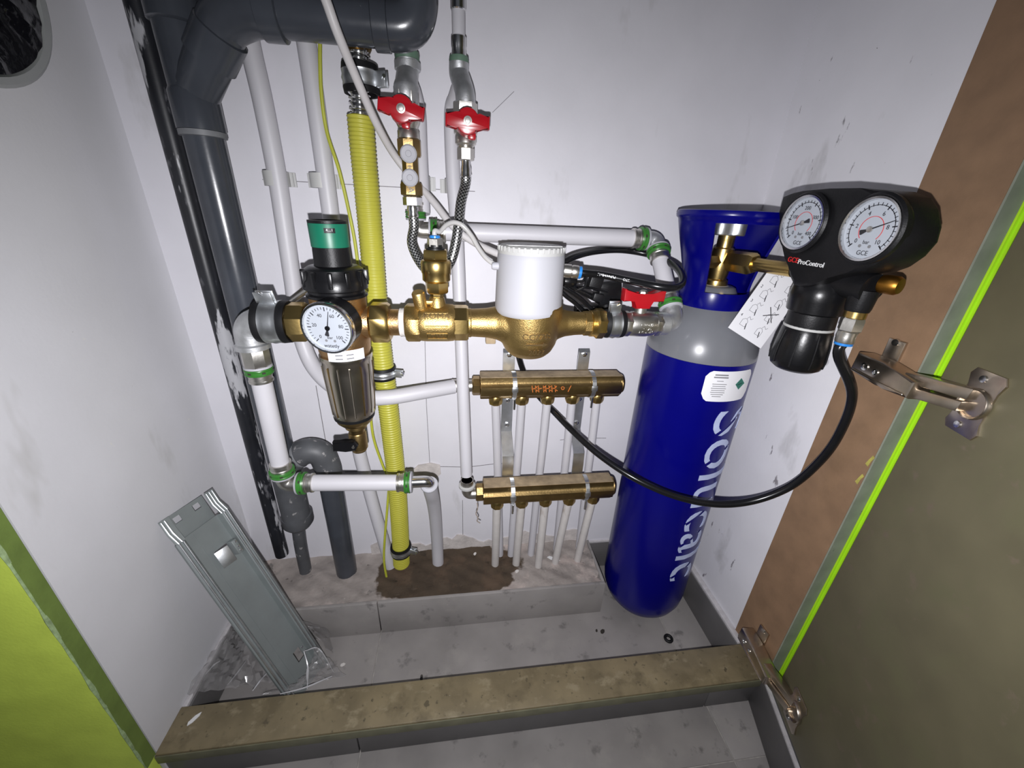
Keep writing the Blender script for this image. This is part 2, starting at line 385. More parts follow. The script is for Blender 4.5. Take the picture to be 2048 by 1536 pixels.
# front walls (lime) and the jambs
wfl = struct('wall_front_left', bx(NB(), -1.4, XL - .0005, -.343, -.328, -.05, H), 'lime', 'lime green painted wall left of the closet opening')
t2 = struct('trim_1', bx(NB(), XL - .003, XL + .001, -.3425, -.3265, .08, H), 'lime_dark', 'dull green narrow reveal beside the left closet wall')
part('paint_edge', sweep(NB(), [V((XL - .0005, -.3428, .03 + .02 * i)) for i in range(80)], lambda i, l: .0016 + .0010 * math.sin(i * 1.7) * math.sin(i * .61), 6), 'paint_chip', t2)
struct('wall_front_right', bx(NB(), XR + .0215, 1.4, -.330, -.31, -.05, H), 'lime_bright', 'lime green painted wall edge beside the brown jamb')
jb = struct('trim_2', bx(NB(), XR - .0008, XR + .021, -.3265, -.2445, .078, H), 'mdf', 'brown fibreboard door jamb on the right side of the opening')
part('edge_band', bx(NB(), XR, XR + .0208, -.3285, -.3265, .078, H), 'primer', jb)
for k, (u, v) in enumerate(((1739, 922), (1718, 958))):
    c = atx(u, v, XR - .001); bm = NB(); prism(bm, [(-.003, -.006), (.001, -.008), (.002, .001), (.004, .007), (.001, .009), (-.001, .002)], c, V((0, -1, 0)), Z, .0006); part('paint_fleck', bm, 'fleck', jb)
# floor, tiles as pieces
fl = struct('floor', bx(NB(), -1.4, 1.4, -1.6, .05, -.06, -.0015), 'grout', 'grey tiled floor')
def tilep(x0, x1, y0, y1, z0, z1, parent, m='tile'): return part('tile', bx(NB(), x0, x1, y0, y1, z0, z1, .0008), m, parent)
for a, b in ((-.46, -.1735), (-.1715, .4300), (.4325, .54)): tilep(a, b, -.300, .02, -.01, 0, fl)
for y0, y1 in ((-.3985, -.3005), (-1.0, -.4005), (-1.6, -1.002)):
    for a, b in ((-1.4, -.775), (-.773, -.172), (-.170, .4365), (.4390, 1.04), (1.042, 1.4)): tilep(a, b, y0, y1, -.01, 0, fl)
# threshold
th = struct('trim_3', bx(NB(), XL, XR + .002, -.328, -.268, .062, .080, .0015), 'stone', 'mottled brown stone threshold in front of the closet')
part('front_lip', bx(NB(), XL, XR + .002, -.3300, -.3282, .060, .0775, .0006), 'stone_edge', th)
part('core', bx(NB(), XL, XR + .002, -.312, -.271, 0, .062), 'grout', th)
for a, b in ((XL, -.172), (-.170, .430), (.432, XR + .002)): tilep(a, b, -.322, -.312, 0, .060, th, 'tile_dark')
# mortar step at the foot of the back wall
st = struct('trim_4', NB(), 'concrete', 'raised mortar step along the back wall with a damp brown patch')
bm = bmesh.new(); nx, ny = 120, 22; g = []
for j in range(ny + 1):
    row = []
    for i in range(nx + 1):
        x = XL + (.296 - XL) * i / nx; y = -.1175 + .1175 * j / ny
        z = .0885 + .0010 * math.sin(x * 61 + 2 * math.sin(y * 90)) + .0012 * math.sin(x * 133 + y * 201) + random.uniform(-.0006, .0006) + .006 * max(0, (j / ny - .8) / .2) ** 2 + (.004 * max(0, 1 - ((x + .29) / .06) ** 2 - ((y + .05) / .05) ** 2))
        row.append(bm.verts.new((x, y, z)))
    g.append(row)
for j in range(ny):
    for i in range(nx): bm.faces.new((g[j][i], g[j][i + 1], g[j + 1][i + 1], g[j + 1][i]))
bx(bm, XL, .296, -.1175, 0, 0, .0865)
for v in bm.verts: pass
bm.to_mesh(st.data); bm.free()
for p in st.data.polygons: p.use_smooth = True
tilep(XL, -.1725, -.1245, -.1175, 0, .0895, st); tilep(-.1705, .3025, -.1245, -.1175, 0, .0895, st)
part('tile', bx(NB(), .2965, .3025, -.1172, -.002, 0, .0895, .0008), 'tile', st)
# baseboards
def bboard(name, x0, x1, y0, y1, zt, m, cx, label):
    o = struct(name, bx(NB(), x0, x1, y0, y1, 0, zt, .001), m, label); part('caulk_line', bx(NB(), *cx, zt - .001, zt + .006, .0015), 'caulk', o); return o
bboard('baseboard_right', XR - .013, XR, -.268, 0, .080, 'tile_dark', (XR - .011, XR, -.268, 0), 'grey tile baseboard along the right closet wall with white caulk')
bboard('baseboard_back', .3035, XR - .0132, -.0045, 0, .080, 'tile_dark', (.3035, XR - .0132, -.004, 0), 'grey tile baseboard behind the gas cylinder')
bboard('baseboard_left', XL, XL + .011, -.268, -.125, .074, 'tile_dark', (XL, XL + .008, -.268, -.125), 'grey tile baseboard at the foot of the left closet wall')
# angled wall outside with skirting, and the open door in front of it
DD = V((-.313, -.950, 0)).normalized(); DN = V((-.950, .313, 0)).normalized(); DP = V((.5172, -.3535, 0))
M3 = (DD, DN, Z)
bo = struct('baseboard_outer', box(NB(), V((.5215, -.318, .039)) + DD * .33 - DN * .006, (.68, .012, .078), M3, .0008), 'tile_dark', 'dark tile skirting under the open door')
part('caulk_line', box(NB(), V((.5215, -.318, .0795)) + DD * .33 - DN * .004, (.68, .006, .003), M3), 'caulk', bo)
struct('wall_outer', box(NB(), V((.5215, -.318, H / 2)) + DD * .35 - DN * .045, (.72, .03, H), M3), 'lime_bright', 'lime green wall behind the open door')
d1 = thing('door_1', 'olive brown inner face of the open closet door', None, DP); d1['kind'] = 'structure'
part('door_leaf', box(NB(), DP + DD * .30 - DN * .0090 + Z * (.084 + (H - .084) / 2), (.60, .018, H - .084), M3, .0012), 'olive', d1)
def ondoor(u, v): d = ray(u, v); return CAM + d * (DN.dot(DP - CAM) / DN.dot(d))

# ================================================================== DRAIN AND BACKGROUND PIPES
def pl(y, *px): return [at(u, v, y) for u, v in px]
def goup(P, top=1.6):
    '''carry a run on upwards out of view in even steps'''
    st = (P[1] - P[0]).length; d = (P[0] - P[1]).normalized(); out = list(P)
    while out[0].z < top: d = (d * .6 + Z * .4).normalized(); out.insert(0, out[0] + d * st)
    return out
def pv(*q): return [at(u, v, y) for u, v, y in q]

DX, DY = -.3165, -.060
dr = thing('drain_pipe', 'dark grey plastic drain stack with angled branch and horizontal run above the pipes', 'pipe', (DX, DY, .09))
part('vertical_pipe', lathe(NB(), [(.0222, .37), (.0222, .91)], (DX, DY, 0)), 'pvc_grey', dr)
part('socket', lathe(NB(), [(.0226, .888), (.0262, .889), (.0262, .927), (.0244, .931)], (DX, DY, 0)), 'pvc_grey', dr)
part('seal_lip', lathe(NB(), [(.0225, .882), (.0255, .8825), (.0255, .8885), (.0225, .889)], (DX, DY, 0)), 'pvc_lip', dr)
bm = NB(); lathe(bm, [(.0238, .925), (.0238, 1.06)], (DX, DY, 0)); part('branch_body', bm, 'pvc_grey', dr)
part('upper_socket', lathe(NB(), [(.0240, .992), (.0275, .994), (.0275, 1.043), (.0240, 1.045)], (DX, DY, 0)), 'pvc_grey', dr)
part('stack_top', lathe(NB(), [(.0222, 1.03), (.0222, 1.5)], (DX, DY, 0)), 'pvc_dusty', dr)
b0, b1, b2 = V((DX, DY, .925)), V((-.262, -.079, .985)), V((-.235, -.086, 1.003))
bm = NB(); sweep(bm, [b0, b0.lerp(b1, .5), b1], .0238, 24); part('branch_arm', bm, 'pvc_grey', dr)
part('branch_socket', lathe(NB(), [(.0240, -.034), (.0268, -.033), (.0268, 0), (.0242, .001)], b1, b1 - b0), 'pvc_grey', dr)
bm = NB(); sweep(bm, spline([b1 - (b1 - b0).normalized() * .01, b1 + (b1 - b0).normalized() * .012, (-.225, -.086, 1.0035), (-.205, -.086, 1.0035)], 8), .0243, 24); part('branch_elbow', bm, 'pvc_grey', dr)
part('elbow_socket', lathe(NB(), [(.0243, 0), (.0262, .001), (.0262, .022), (.0243, .023)], (-.214, -.086, 1.0035), X), 'pvc_grey', dr)
part('horizontal_pipe', lathe(NB(), [(.0222, -.21), (.0222, -.07)], (0, -.086, 1.0035), X), 'pvc_grey', dr)
bm = NB(); sweep(bm, [V((-.092, -.086, 1.0035)), V((-.078, -.086, 1.0035))] + bend((-.077, -.086, 1.0035), (-.0435, -.086, 1.0035), (-.0435, -.086, 1.06), .026, 12)[1:], .0243, 24); part('end_elbow', bm, 'pvc_grey', dr)
part('end_socket', lathe(NB(), [(.0243, 0), (.0258, .001), (.0258, .017), (.0243, .018)], (-.093, -.086, 1.0035), X), 'pvc_grey', dr)
part('riser_pipe', lathe(NB(), [(.0222, 1.04), (.0222, 1.5)], (-.0435, -.086, 0)), 'pvc_grey', dr)
# foot of the stack: coupling, reducer, side elbow to the second leg
part('coupling', lathe(NB(), [(.0224, .262), (.0242, .263), (.0242, .375), (.0224, .377)], (DX, DY + .004, 0)), 'pvc_dusty', dr)
part('reducer', lathe(NB(), [(.012, .232), (.022, .236), (.0275, .244), (.0275, .264), (.0235, .268)], (DX - .001, DY + .008, 0)), 'pvc_dusty', dr)
part('thin_pipe', tube(NB(), [(-.322, -.046, .24), (-.331, -.038, .17), (-.337, -.031, .085)], .0118, 16), 'pvc_dusty', dr)
e0 = [V((DX, DY, .385)), V((-.285, -.056, .412))]
bm = NB(); sweep(bm, spline([(DX, DY, .372), (-.296, -.058, .395), (-.272, -.056, .408), (-.252, -.054, .400), (-.2455, -.052, .372), (-.2450, -.051, .352)], 8), .0228, 22); part('side_elbow', bm, 'pvc_dusty', dr)
part('elbow_collar', ringtube(NB(), [(.0229, -.003), (.0234, -.002), (.0234, .002), (.0229, .003)], (-.287, -.0575, .4015), (.9, 0, .4)), 'pvc_lip', dr)
part('lower_pipe', tube(NB(), [(-.2450, -.0515, .368), (-.2475, -.046, .23), (-.2500, -.040, .085)], .0205, 22), 'pvc_grey', dr)

bp_ = thing('conduit', 'black plaster-smeared conduit running down the corner beside the drain stack', 'pipe', (-.378, -.022, .09))
a, b = at(275, 15, -.024), at(562, 1100, -.022)
part('tube', tube(NB(), [a + (a - b) * .3, a, a.lerp(b, .5), b - Z * .012], .0127, 18), 'pipe_black', bp_)

def wpipe(label, pts, r, m='pex', n=18, res=8, group=None, name='white_pipe'):
    return solo(name, tube(NB(), pts, r, n, res), m, label, 'pipe', group)
# the two supply pipes behind the drain
wpipe('white pipe hanging left of the yellow hose that bends right into the upper manifold',
      goup(pv((478, -60, -.019), (497, 75, -.019), (525, 200, -.019), (553, 345, -.019), (569, 450, -.019), (585, 560, -.019), (594, 625, -.021), (606, 685, -.027), (628, 735, -.040), (665, 772, -.062), (715, 793, -.080), (775, 795, -.084), (845, 784, -.070), (908, 773, -.052))), .0125)
wpipe('straight white pipe behind the green-topped pressure reducer reaching down to the step',
      goup(pv((590, -60, -.019), (612, 80, -.019), (630, 200, -.019), (648, 330, -.019), (664, 450, -.019), (682, 600, -.019), (700, 760, -.019), (716, 890, -.022), (733, 960, -.026), (752, 1030, -.031), (768, 1085, -.034), (781, 1131, -.034))), .0122)
wpipe('thin white pipe coming down behind the water line into the lower manifold',
      pv((921, 172, -.052), (912, 196, -.034), (903, 232, -.020), (906, 350, -.022), (913, 450, -.030), (920, 620, -.050), (926, 780, -.072), (931, 900, -.086), (933, 950, -.090)), .0105)
wpipe('short white pipe behind the brass twin-plug valve', pv((820, 165, -.048), (830, 192, -.034), (838, 232, -.025), (841, 300, -.028), (845, 380, -.036), (847, 428, -.045)), .0098)
# pipe clips on the pencil line
for (u, v, dx, lb) in ((555, 358, -.008, 'grey wall clip around the leftmost white pipe'), (645, 362, .001, 'grey wall clip around the white pipe left of the yellow hose'),
                       (843, 367, 0, 'small grey wall clip beside the brass twin-plug valve'), (907, 373, 0, 'small grey wall clip beside the braided hose')):
    c = at(u, v, -.010); rr = .0125 if u < 700 else .0105; t = thing('pipe_clip', lb, 'clip', (c.x, 0, c.z - .01), 'grey pipe clips on the pencil line')
    bm = NB(); N = 14; prof = [(-rr - .010, 0), (-rr - .010, .003), (-rr - .0025, .004)] + [((rr + .0025) * -math.cos(math.pi * k / N), .021 - .004 + (rr + .002) * math.sin(math.pi * k / N) - (0 if 0 < k < N else .004)) for k in range(N + 1)] + [(rr + .0025, .004), (rr + .010, .003), (rr + .010, 0)]
    prism(bm, prof, (c.x, 0, c.z), X, -Y, .019); part('strap', bm, 'clip_plastic', t)
    for s in (-1, 1): part('rib', bx(NB(), c.x + s * (rr + .006) - .0012, c.x + s * (rr + .006) + .0012, -.006, 0, c.z - .009, c.z + .009), 'clip_plastic', t)

# yellow gas hose
gh = thing('gas_hose', 'yellow ribbed gas hose with a bare corrugated steel top', 'hose', at(803, 1140, -.045))
gp = pv((716, 60, -.045), (717, 100, -.045), (721, 235, -.045), (740, 450, -.045), (757, 650, -.045), (775, 800, -.045), (793, 960, -.045), (800, 1060, -.045), (803, 1128, -.045))
dense = resample(spline(gp, 20), .00105)
zc = at(721, 232, -.045).z; zt = at(716, 84, -.045).z
yel = [p for p in dense if p.z <= zc]; stl = [p for p in dense if zc - .004 <= p.z <= zt]
part('steel_corrugation', sweep(NB(), stl, lambda i, l: .0118 + .0022 * math.sin(i * 2 * math.pi / 5.5), 26), 'chrome', gh, 60)
part('yellow_sheath', sweep(NB(), yel, lambda i, l: .0168 + .0007 * math.sin(i * 2 * math.pi / 4.6), 28), 'yellow', gh, 60)
c = at(716, 80, -.045)
part('brass_nut', lathe(NB(), [(.0135, -.012), (.0165, -.010), (.0165, .012), (.0150, .014)], c, Z, 6, .3), 'brass_dark', gh)
part('riser', lathe(NB(), [(.0125, 0), (.0125, .4)], c, Z), 'brass_dark', gh)

def pipe_clamp(label, c, axis, r, ear, group='rubber lined steel pipe clamps', wd=.020, bolt=None):
    """split steel band over a rubber liner with a two-ear bolt"""
    c, ax, ear = V(c), V(axis).normalized(), V(ear).normalized(); t = thing('pipe_clamp', label, 'clamp', c, group)
    part('rubber_liner', ringtube(NB(), [(r, -wd * .72), (r + .0035, -wd * .75), (r + .0045, -wd * .45), (r + .0025, -wd * .3), (r + .0025, wd * .3), (r + .0045, wd * .45), (r + .0035, wd * .75), (r, wd * .72)], c, ax), 'rubber', t)
    part('band', ringtube(NB(), [(r + .0025, -wd * .42), (r + .0046, -wd * .40), (r + .0040, -wd * .2), (r + .0052, 0), (r + .0040, wd * .2), (r + .0046, wd * .40), (r + .0025, wd * .42)], c, ax), 'zinc', t)
    side = ax.cross(ear).normalized(); M = (side, ax, ear)
    for s in (-1, 1): part('ear', box(NB(), c + ear * (r + .0105) + side * s * .0036, (.0022, wd * .8, .015), M, .0008), 'zinc', t)
    bd = V(bolt).normalized() if bolt else side
    bm = NB(); lathe(bm, [(.0022, -.011), (.0022, .012)], c + ear * (r + .012), bd, 12); part('bolt', bm, 'chrome', t)
    bm = NB(); lathe(bm, [(.0046, -.006), (.0046, -.0015)], c + ear * (r + .012) - bd * .004, bd, 6); part('nut', bm, 'zinc', t)
    return t
c = at(722, 160, -.045); pipe_clamp('steel clamp with black rubber on the bare corrugated hose top', c, Z, .0185, (.93, -.36, 0), wd=.021, bolt=(.3, -.9, .1))
c = at(766, 744, -.045); pipe_clamp('steel clamp on the yellow hose below the water line', c, Z, .0172, (.95, -.30, 0), wd=.014, bolt=(.7, -.7, .3))
c = at(802, 1098, -.045); pipe_clamp('lowest steel clamp on the yellow hose near the step', c, Z, .0172, (.95, -.30, 0), wd=.014, bolt=(.7, -.7, .3))

# earth wire and the two cables
solo('earth_wire', tube(NB(), goup(pv((640, 40, -.030), (640, 120, -.030), (643, 190, -.030), (654, 265, -.028), (678, 340, -.028), (697, 420, -.026), (712, 500, -.026), (722, 600, -.026), (731, 720, -.028), (741, 830, -.03), (748, 880, -.032), (765, 930, -.032), (777, 962, -.032), (775, 1010, -.045), (770, 1070, -.054), (768, 1120, -.058), (774, 1160, -.062))), .0024, 8), 'wire_yg', 'thin yellow-green earth wire hanging beside the yellow hose', 'wire')
solo('power_cable', tube(NB(), goup(pv((612, -90, -.150), (648, -10, -.145), (675, 65, -.135), (710, 150, -.110), (752, 245, -.078), (790, 312, -.048), (830, 362, -.040), (868, 405, -.052), (905, 452, -.071), (945, 483, -.082), (985, 503, -.100), (1015, 515, -.115))), .0050, 10), 'cable_white', 'white round cable hanging across the drain run down to the meter head', 'cable')

# ================================================================== TWO RED SHUT-OFF VALVES AT THE TOP
VY = -.066
def zc_(u, v, y=VY): return at(u, v, y).z
def butterfly_front(t, c, tilt=0., L=.0275):
    """red two-winged handle seen face on, stem pointing to the camera side"""
    ux = V((math.cos(tilt), 0, math.sin(tilt))); uz = V((-math.sin(tilt), 0, math.cos(tilt)))
    P = []
    for s in (1, -1):
        P += [(s * .0135, s * -.0062), (s * L * .94, s * -.0074), (s * L, s * -.0064), (s * L, s * .0072), (s * L * .94, s * .0082), (s * .0135, s * .0066)]
        P += [(s * .0150 * math.cos(a), s * .0150 * math.sin(a)) for a in [math.radians(q) for q in (35, 55, 75, 95, 115, 135)]]
    bm = NB(); prism(bm, P, c, ux, uz, .010, .0022); h = part('handle', bm, 'red', t)
    bm = NB(); lathe(bm, [(.0155, 0), (.0150, .007), (.0110, .010)], V(c) + Y * .012, -Y, 20); o = part('handle_hub', bm, 'red', t)
    bm = NB(); box(bm, V(c) + uz * -.014 + ux * .006 + Y * .006, (.010, .008, .009), (ux, Y, uz), .002); part('stop_lug', bm, 'red', t)
    bm = NB(); lathe(bm, [(.0052, 0), (.0052, .0016), (.0034, .0018), (.0030, .0040), (0, .0044)], V(c) - Y * .005, -Y, 16); part('screw', bm, 'nickel', h)

def top_column(u0, u1, v_end, x, label_v, label_e, label_c, hv, tilt, zt_ring, aged):
    pass

x1 = at(815, 232, VY).x; x2 = at(931, 246, VY).x
# left column
xt = at(813, 95, -.040).x
t = thing('press_coupling', 'chrome press coupling with grey-green ring above the left red valve', 'fitting', (xt, -.04, zc_(813, 118, -.04)))
zz = zc_(813, 112, -.040)
part('sleeve', lathe(NB(), [(.0112, .002), (.0124, .003), (.0124, .012), (.0116, .014), (.0124, .016), (.0124, .030), (.0110, .034), (.0110, .4)], (xt, -.04, zz), Z), 'chrome', t)
part('ring', lathe(NB(), [(.0120, -.0045), (.0152, -.004), (.0158, 0), (.0152, .004), (.0120, .0045)], (xt, -.04, zz), Z), 'green_aged', t)
t = thing('pipe_elbow', 'dull galvanized swept fitting between the drain run and the left red valve', 'fitting', (x1, VY, zc_(815, 190)))
pts = [V((xt, -.040, zz - .003)), V((xt, -.040, zz - .014)), V((xt * .5 + x1 * .5, -.050, zz - .026)), V((x1, VY, zz - .042)), V((x1, VY, zz - .058))]
part('body', tube(NB(), pts, .0140, 20), 'galv', t)
part('collar', lathe(NB(), [(.0140, 0), (.0165, .001), (.0165, .009), (.0140, .010)], (xt, -.041, zz - .016), Z), 'galv', t)
part('shoulder', lathe(NB(), [(.0140, 0), (.0152, .004), (.0156, .018), (.0140, .022)], (x1, VY, zz - .058), Z), 'galv', t)
def red_valve(x, vh, vt, vb, label, tilt, hx):
    zt, zb, zh = zc_(815, vt), zc_(815, vb), zc_(815, vh)
    t = thing('shutoff_valve', label, 'valve', (x, VY, zb), 'red-handled shut-off valves under the drain run')
    part('body', lathe(NB(), [(.0120, zb), (.0142, zb + .002), (.0142, zb + .010), (.0125, zb + .013), (.0155, zh - .008), (.0160, zh), (.0150, zh + .010)], (x, VY, 0), Z, 24), 'nickel', t)
    part('hex_end', lathe(NB(), [(.0140, zh + .008), (.0158, zh + .010), (.0158, zt - .001), (.0140, zt)], (x, VY, 0), Z, 6, .5), 'nickel', t)
    part('bonnet', lathe(NB(), [(.009, 0), (.009, .020), (.006, .021), (.006, .034)], (x, VY, zh), -Y, 18), 'nickel', t)
    butterfly_front(t, (x + hx, VY - .036, zh), tilt)
    return t
red_valve(x1, 232, 183, 281, 'red butterfly shut-off valve above the brass twin-plug valve', math.radians(-9), -.003)
red_valve(x2, 246, 196, 284, 'red butterfly shut-off valve above the braided hose on the right', math.radians(-2), .002)
# right column: riser, coupling, fitting
xr = at(917, 60, -.045).x; zz2 = zc_(919, 122, -.045)
wpipe('short white riser with steel crimps at the top above the right red valve', [(xr, -.045, zc_(917, 82, -.045)), (xr, -.045, 1.5)], .0084)
t = thing('press_coupling', 'chrome press coupling with grey-green ring above the right red valve', 'fitting', (xr, -.045, zz2))
part('sleeve', lathe(NB(), [(.0085, .004), (.0096, .005), (.0092, .012), (.0098, .014), (.0098, .024), (.0088, .025)], (xr, -.045, zz2), Z), 'chrome', t)
part('sleeve_top', lathe(NB(), [(.0086, zc_(917, 22, -.045)), (.0096, zc_(917, 20, -.045)), (.0098, zc_(917, 20, -.045) + .022), (.0110, zc_(917, 20, -.045) + .05)], (xr, -.045, 0), Z), 'chrome', t)
part('ring', lathe(NB(), [(.0090, -.0045), (.0122, -.004), (.0128, 0), (.0122, .004), (.0090, .0045)], (xr, -.045, zz2), Z), 'green_aged', t)
t = thing('pipe_elbow', 'dull galvanized swept fitting above the right red valve', 'fitting', (x2, VY, zc_(928, 196)))
pts = [V((xr, -.045, zz2 - .002)), V((xr, -.045, zz2 - .014)), V((xr * .5 + x2 * .5, -.054, zz2 - .026)), V((x2, VY, zz2 - .042)), V((x2, VY, zz2 - .062))]
part('body', tube(NB(), pts, .0128, 20), 'galv', t)
part('shoulder', lathe(NB(), [(.0118, 0), (.0136, .004), (.0132, .014), (.0118, .018)], (x2, VY, zz2 - .064), Z), 'galv', t)

# brass twin-plug valve below the left one
zT, zB = zc_(815, 279), zc_(818, 391)
t = thing('check_valve', 'brass valve body with two round white plugs under the left red valve', 'valve', (x1, VY, zB))
part('upper_hex', lathe(NB(), [(.0145, zT - .020), (.0158, zT - .018), (.0158, zT - .001), (.0148, zT)], (x1, VY, 0), Z, 8, .5), 'brass_dark', t)
part('body', lathe(NB(), [(.0112, zB + .010), (.0112, zT - .016)], (x1, VY, 0), Z, 8, .5), 'brass_dark', t)
part('lower_hex', lathe(NB(), [(.0145, zB), (.0156, zB + .001), (.0156, zB + .013), (.0142, zB + .016)], (x1, VY, 0), Z, 8, .5), 'brass_dark', t)
for v in (310, 357):
    z = zc_(816, v); p = part('plug', lathe(NB(), [(.0085, 0), (.0108, .003), (.0108, .007), (.0090, .0085), (.0040, .0080), (.0035, .0090), (0, .0092)], (x1, VY - .009, z), -Y, 24), 'white_plastic', t)
    part('flow_stub', lathe(NB(), [(.0078, 0), (.0078, .006)], (x1, VY - .006, z), -Y, 18), 'brass_dark', t)
text('emboss', 'A', (x1, VY - .0147, zB + .0065), -Z, X, .011, 'ink_grey', t)
text('emboss', 'B', (x1, VY - .0106, zc_(816, 334)), Z, -X, .006, 'ink_grey', t)

# braided hose between the two valves
hz = zc_(818, 393)
t = thing('braided_hose', 'steel braided flexible hose looping between the two red valves', 'hose', at(870, 545, -.075))
part('nut', lathe(NB(), [(.0115, -.012), (.0132, -.011), (.0132, -.001), (.0120, 0)], (x1, VY, hz), Z, 6, .5), 'chrome', t)
part('ferrule', lathe(NB(), [(.0070, -.026), (.0082, -.025), (.0074, -.020), (.0086, -.017), (.0078, -.012)], (x1, VY, hz), Z, 20), 'chrome', t)
zr = zc_(930, 284)
part('nipple', lathe(NB(), [(.0100, -.004), (.0112, -.0035), (.0100, -.002), (.0112, -.001), (.0105, .004)], (x2, VY, zr - .004), Z, 20), 'nickel', t)
part('nut', lathe(NB(), [(.0100, -.016), (.0116, -.015), (.0116, -.002), (.0105, -.001)], (x2, VY, zr - .006), Z, 6, .5), 'nickel', t)
part('ferrule', lathe(NB(), [(.0066, -.036), (.0080, -.035), (.0072, -.031), (.0072, -.026), (.0062, -.022), (.0062, -.015)], (x2, VY, zr - .006), Z, 20), 'chrome', t)
hp = [V((x1, VY, hz - .024)), V((x1, VY, hz - .040))] + pv((824, 487, -.072), (838, 521, -.080), (858, 543, -.088), (882, 545, -.092), (901, 523, -.092), (911, 490, -.090), (917, 450, -.086), (922, 405, -.076)) + [V((x2 - .001, VY, zr - .052)), V((x2, VY, zr - .038))]
part('hose', tube(NB(), hp, .0070, 18, 10), 'braid', t)

# ================================================================== PRESS FITTINGS
def press_end(t, p, d, r, clean=True, slots=True):
    """steel body stub, white ring, green ring, steel sleeve, from p outward along d; returns where the pipe shows"""
    p, d = V(p), V(d).normalized()
    part('white_ring', lathe(NB(), [(r, 0), (r + .0042, .0005), (r + .0046, .003), (r, .0035)], p, d), 'white_plastic', t)
    g = part('green_ring', lathe(NB(), [(r, .0032), (r + .0046, .0036), (r + .0050, .0052), (r + .0040, .0064), (r + .0040, .0094), (r + .0052, .0104), (r + .0046, .0122), (r, .0126)], p, d), 'green_plastic', t)
    part('sleeve', lathe(NB(), [(r, .0115), (r + .0022, .012), (r + .0022, .015), (r + .0014, .016), (r + .0014, .0205), (r + .0024, .0215), (r + .0022, .0245), (r, .025)], p, d), 'nickel', t)
    if slots:
        x, y, a = frame(d)
        for k in range(6):
            ang = k * math.pi / 3 + .3; q = x * math.cos(ang) + y * math.sin(ang)
            part('window', box(NB(), p + d * .0079 + q * (r + .0040), (.0042, .0022, .0010), (d.cross(q), d, q)), 'dark_grit', g)
    return p + d * .0235
def elbow_body(t, p0, c, p1, r, rad, m='nickel', name='body'):
    bm = NB(); sweep(bm, bend(p0, c, p1, rad, 10), r, 22); return part(name, bm, m, t)

MY, MZ = -.146, .668
H1Y = -.050; hz1 = at(1100, 471, H1Y).z; H1L = at(858, 463, H1Y).x; H1R = at(1298, 471, H1Y).x
RX = .3145
# left end of the upper run (tee under the short white pipe)
t = thing('press_elbow', 'steel press elbow with green ring under the brass twin-plug valve', 'fitting', (H1L - .012, H1Y, hz1))
e = V((H1L - .018, H1Y, hz1)); elbow_body(t, e + X * .019, e, e + Z * .020, .0105, .010)
h1a = press_end(t, e + X * .018, X, .0130); press_end(t, e + Z * .014, Z, .0100)
t = thing('press_elbow', 'steel press elbow with green rings at the right end of the upper white run', 'fitting', (RX, H1Y, hz1))
RD = V((0, -.66, -.75)).normalized(); c0 = V((RX, H1Y, hz1))
elbow_body(t, c0 - X * .020, c0, c0 + RD * .020, .0125, .012, 'galv')
h1b = press_end(t, c0 - X * .016, -X, .0130); r1a = press_end(t, c0 + RD * .016, RD, .0130)
wpipe('long horizontal white pipe run above the water meter', [h1a - X * .006, h1b + X * .006], .0130)

# ================================================================== WATER LINE, LEFT TO RIGHT
LX = -.274
t = thing('pipe_elbow', 'galvanized iron elbow at the left end of the water line', 'fitting', (LX, MY, MZ - .04))
bm = NB(); sweep(bm, bend((LX + .040, MY, MZ), (LX, MY, MZ), (LX, MY, MZ - .034), .0205, 14), .0185, 26); part('body', bm, 'galv', t)
part('bead', lathe(NB(), [(.0185, 0), (.0208, .001), (.0208, .007), (.0185, .009)], (LX, MY, MZ - .037), Z), 'galv', t)
part('nipple', lathe(NB(), [(.0160, -.062), (.0172, -.060), (.0172, -.036), (.0160, -.034)], (LX, MY, MZ), Z, 8, .3), 'nickel', t)
pipe_clamp('steel clamp with thick black rubber beside the galvanized elbow', (-.240, MY, MZ), X, .0235, (-.12, -.15, .98), wd=.026, bolt=(-.2, -.75, .6))
# left riser and lower run
t = thing('press_coupling', 'green press coupling under the galvanized elbow', 'fitting', (LX, MY, MZ - .09))
v0 = press_end(t, (LX, MY, MZ - .060), -Z, .0130)
LZ = .407
t = thing('press_elbow', 'steel press elbow with green rings at the lower left corner of the white run', 'fitting', (LX, MY, LZ))
e = V((LX - .002, MY, LZ)); elbow_body(t, e + Z * .019, e, e + X * .021, .0120, .012)
v1 = press_end(t, e + Z * .016, Z, .0130); w0 = press_end(t, e + X * .018, X, .0130)
wpipe('vertical white pipe under the galvanized elbow at the far left', [v0 + Z * .006, v1 - Z * .006], .0130)
t = thing('press_elbow', 'steel press elbow with green ring at the right end of the lower white run', 'fitting', (-.055, MY, LZ - .02))
q = V((-.055, MY, LZ - .008)); lz2 = LZ - .008
elbow_body(t, q - X * .028, q, q + V((0, .5, -.87)) * .022, .0095, .010, 'chrome')
part('end_ring', lathe(NB(), [(.0100, .012), (.0142, .0125), (.0148, .0150), (.0142, .0175), (.0120, .018)], q, (0, .5, -.87)), 'white_plastic', t)
w1 = press_end(t, q - X * .026, -X, .0130)
wpipe('lower horizontal white pipe run in front of the yellow hose', [w0 - X * .006, w1 + X * .006], .0130)
wpipe('white pipe bending back from the lower run down to the damp step', [q + V((0, .010, -.017)), q + V((0, .030, -.048)), V((-.055, -.092, .315)), V((-.055, -.066, .262)), V((-.0555, -.046, .20)), V((-.056, -.036, .14)), V((-.0565, -.034, .086))], .0125, 'pex')

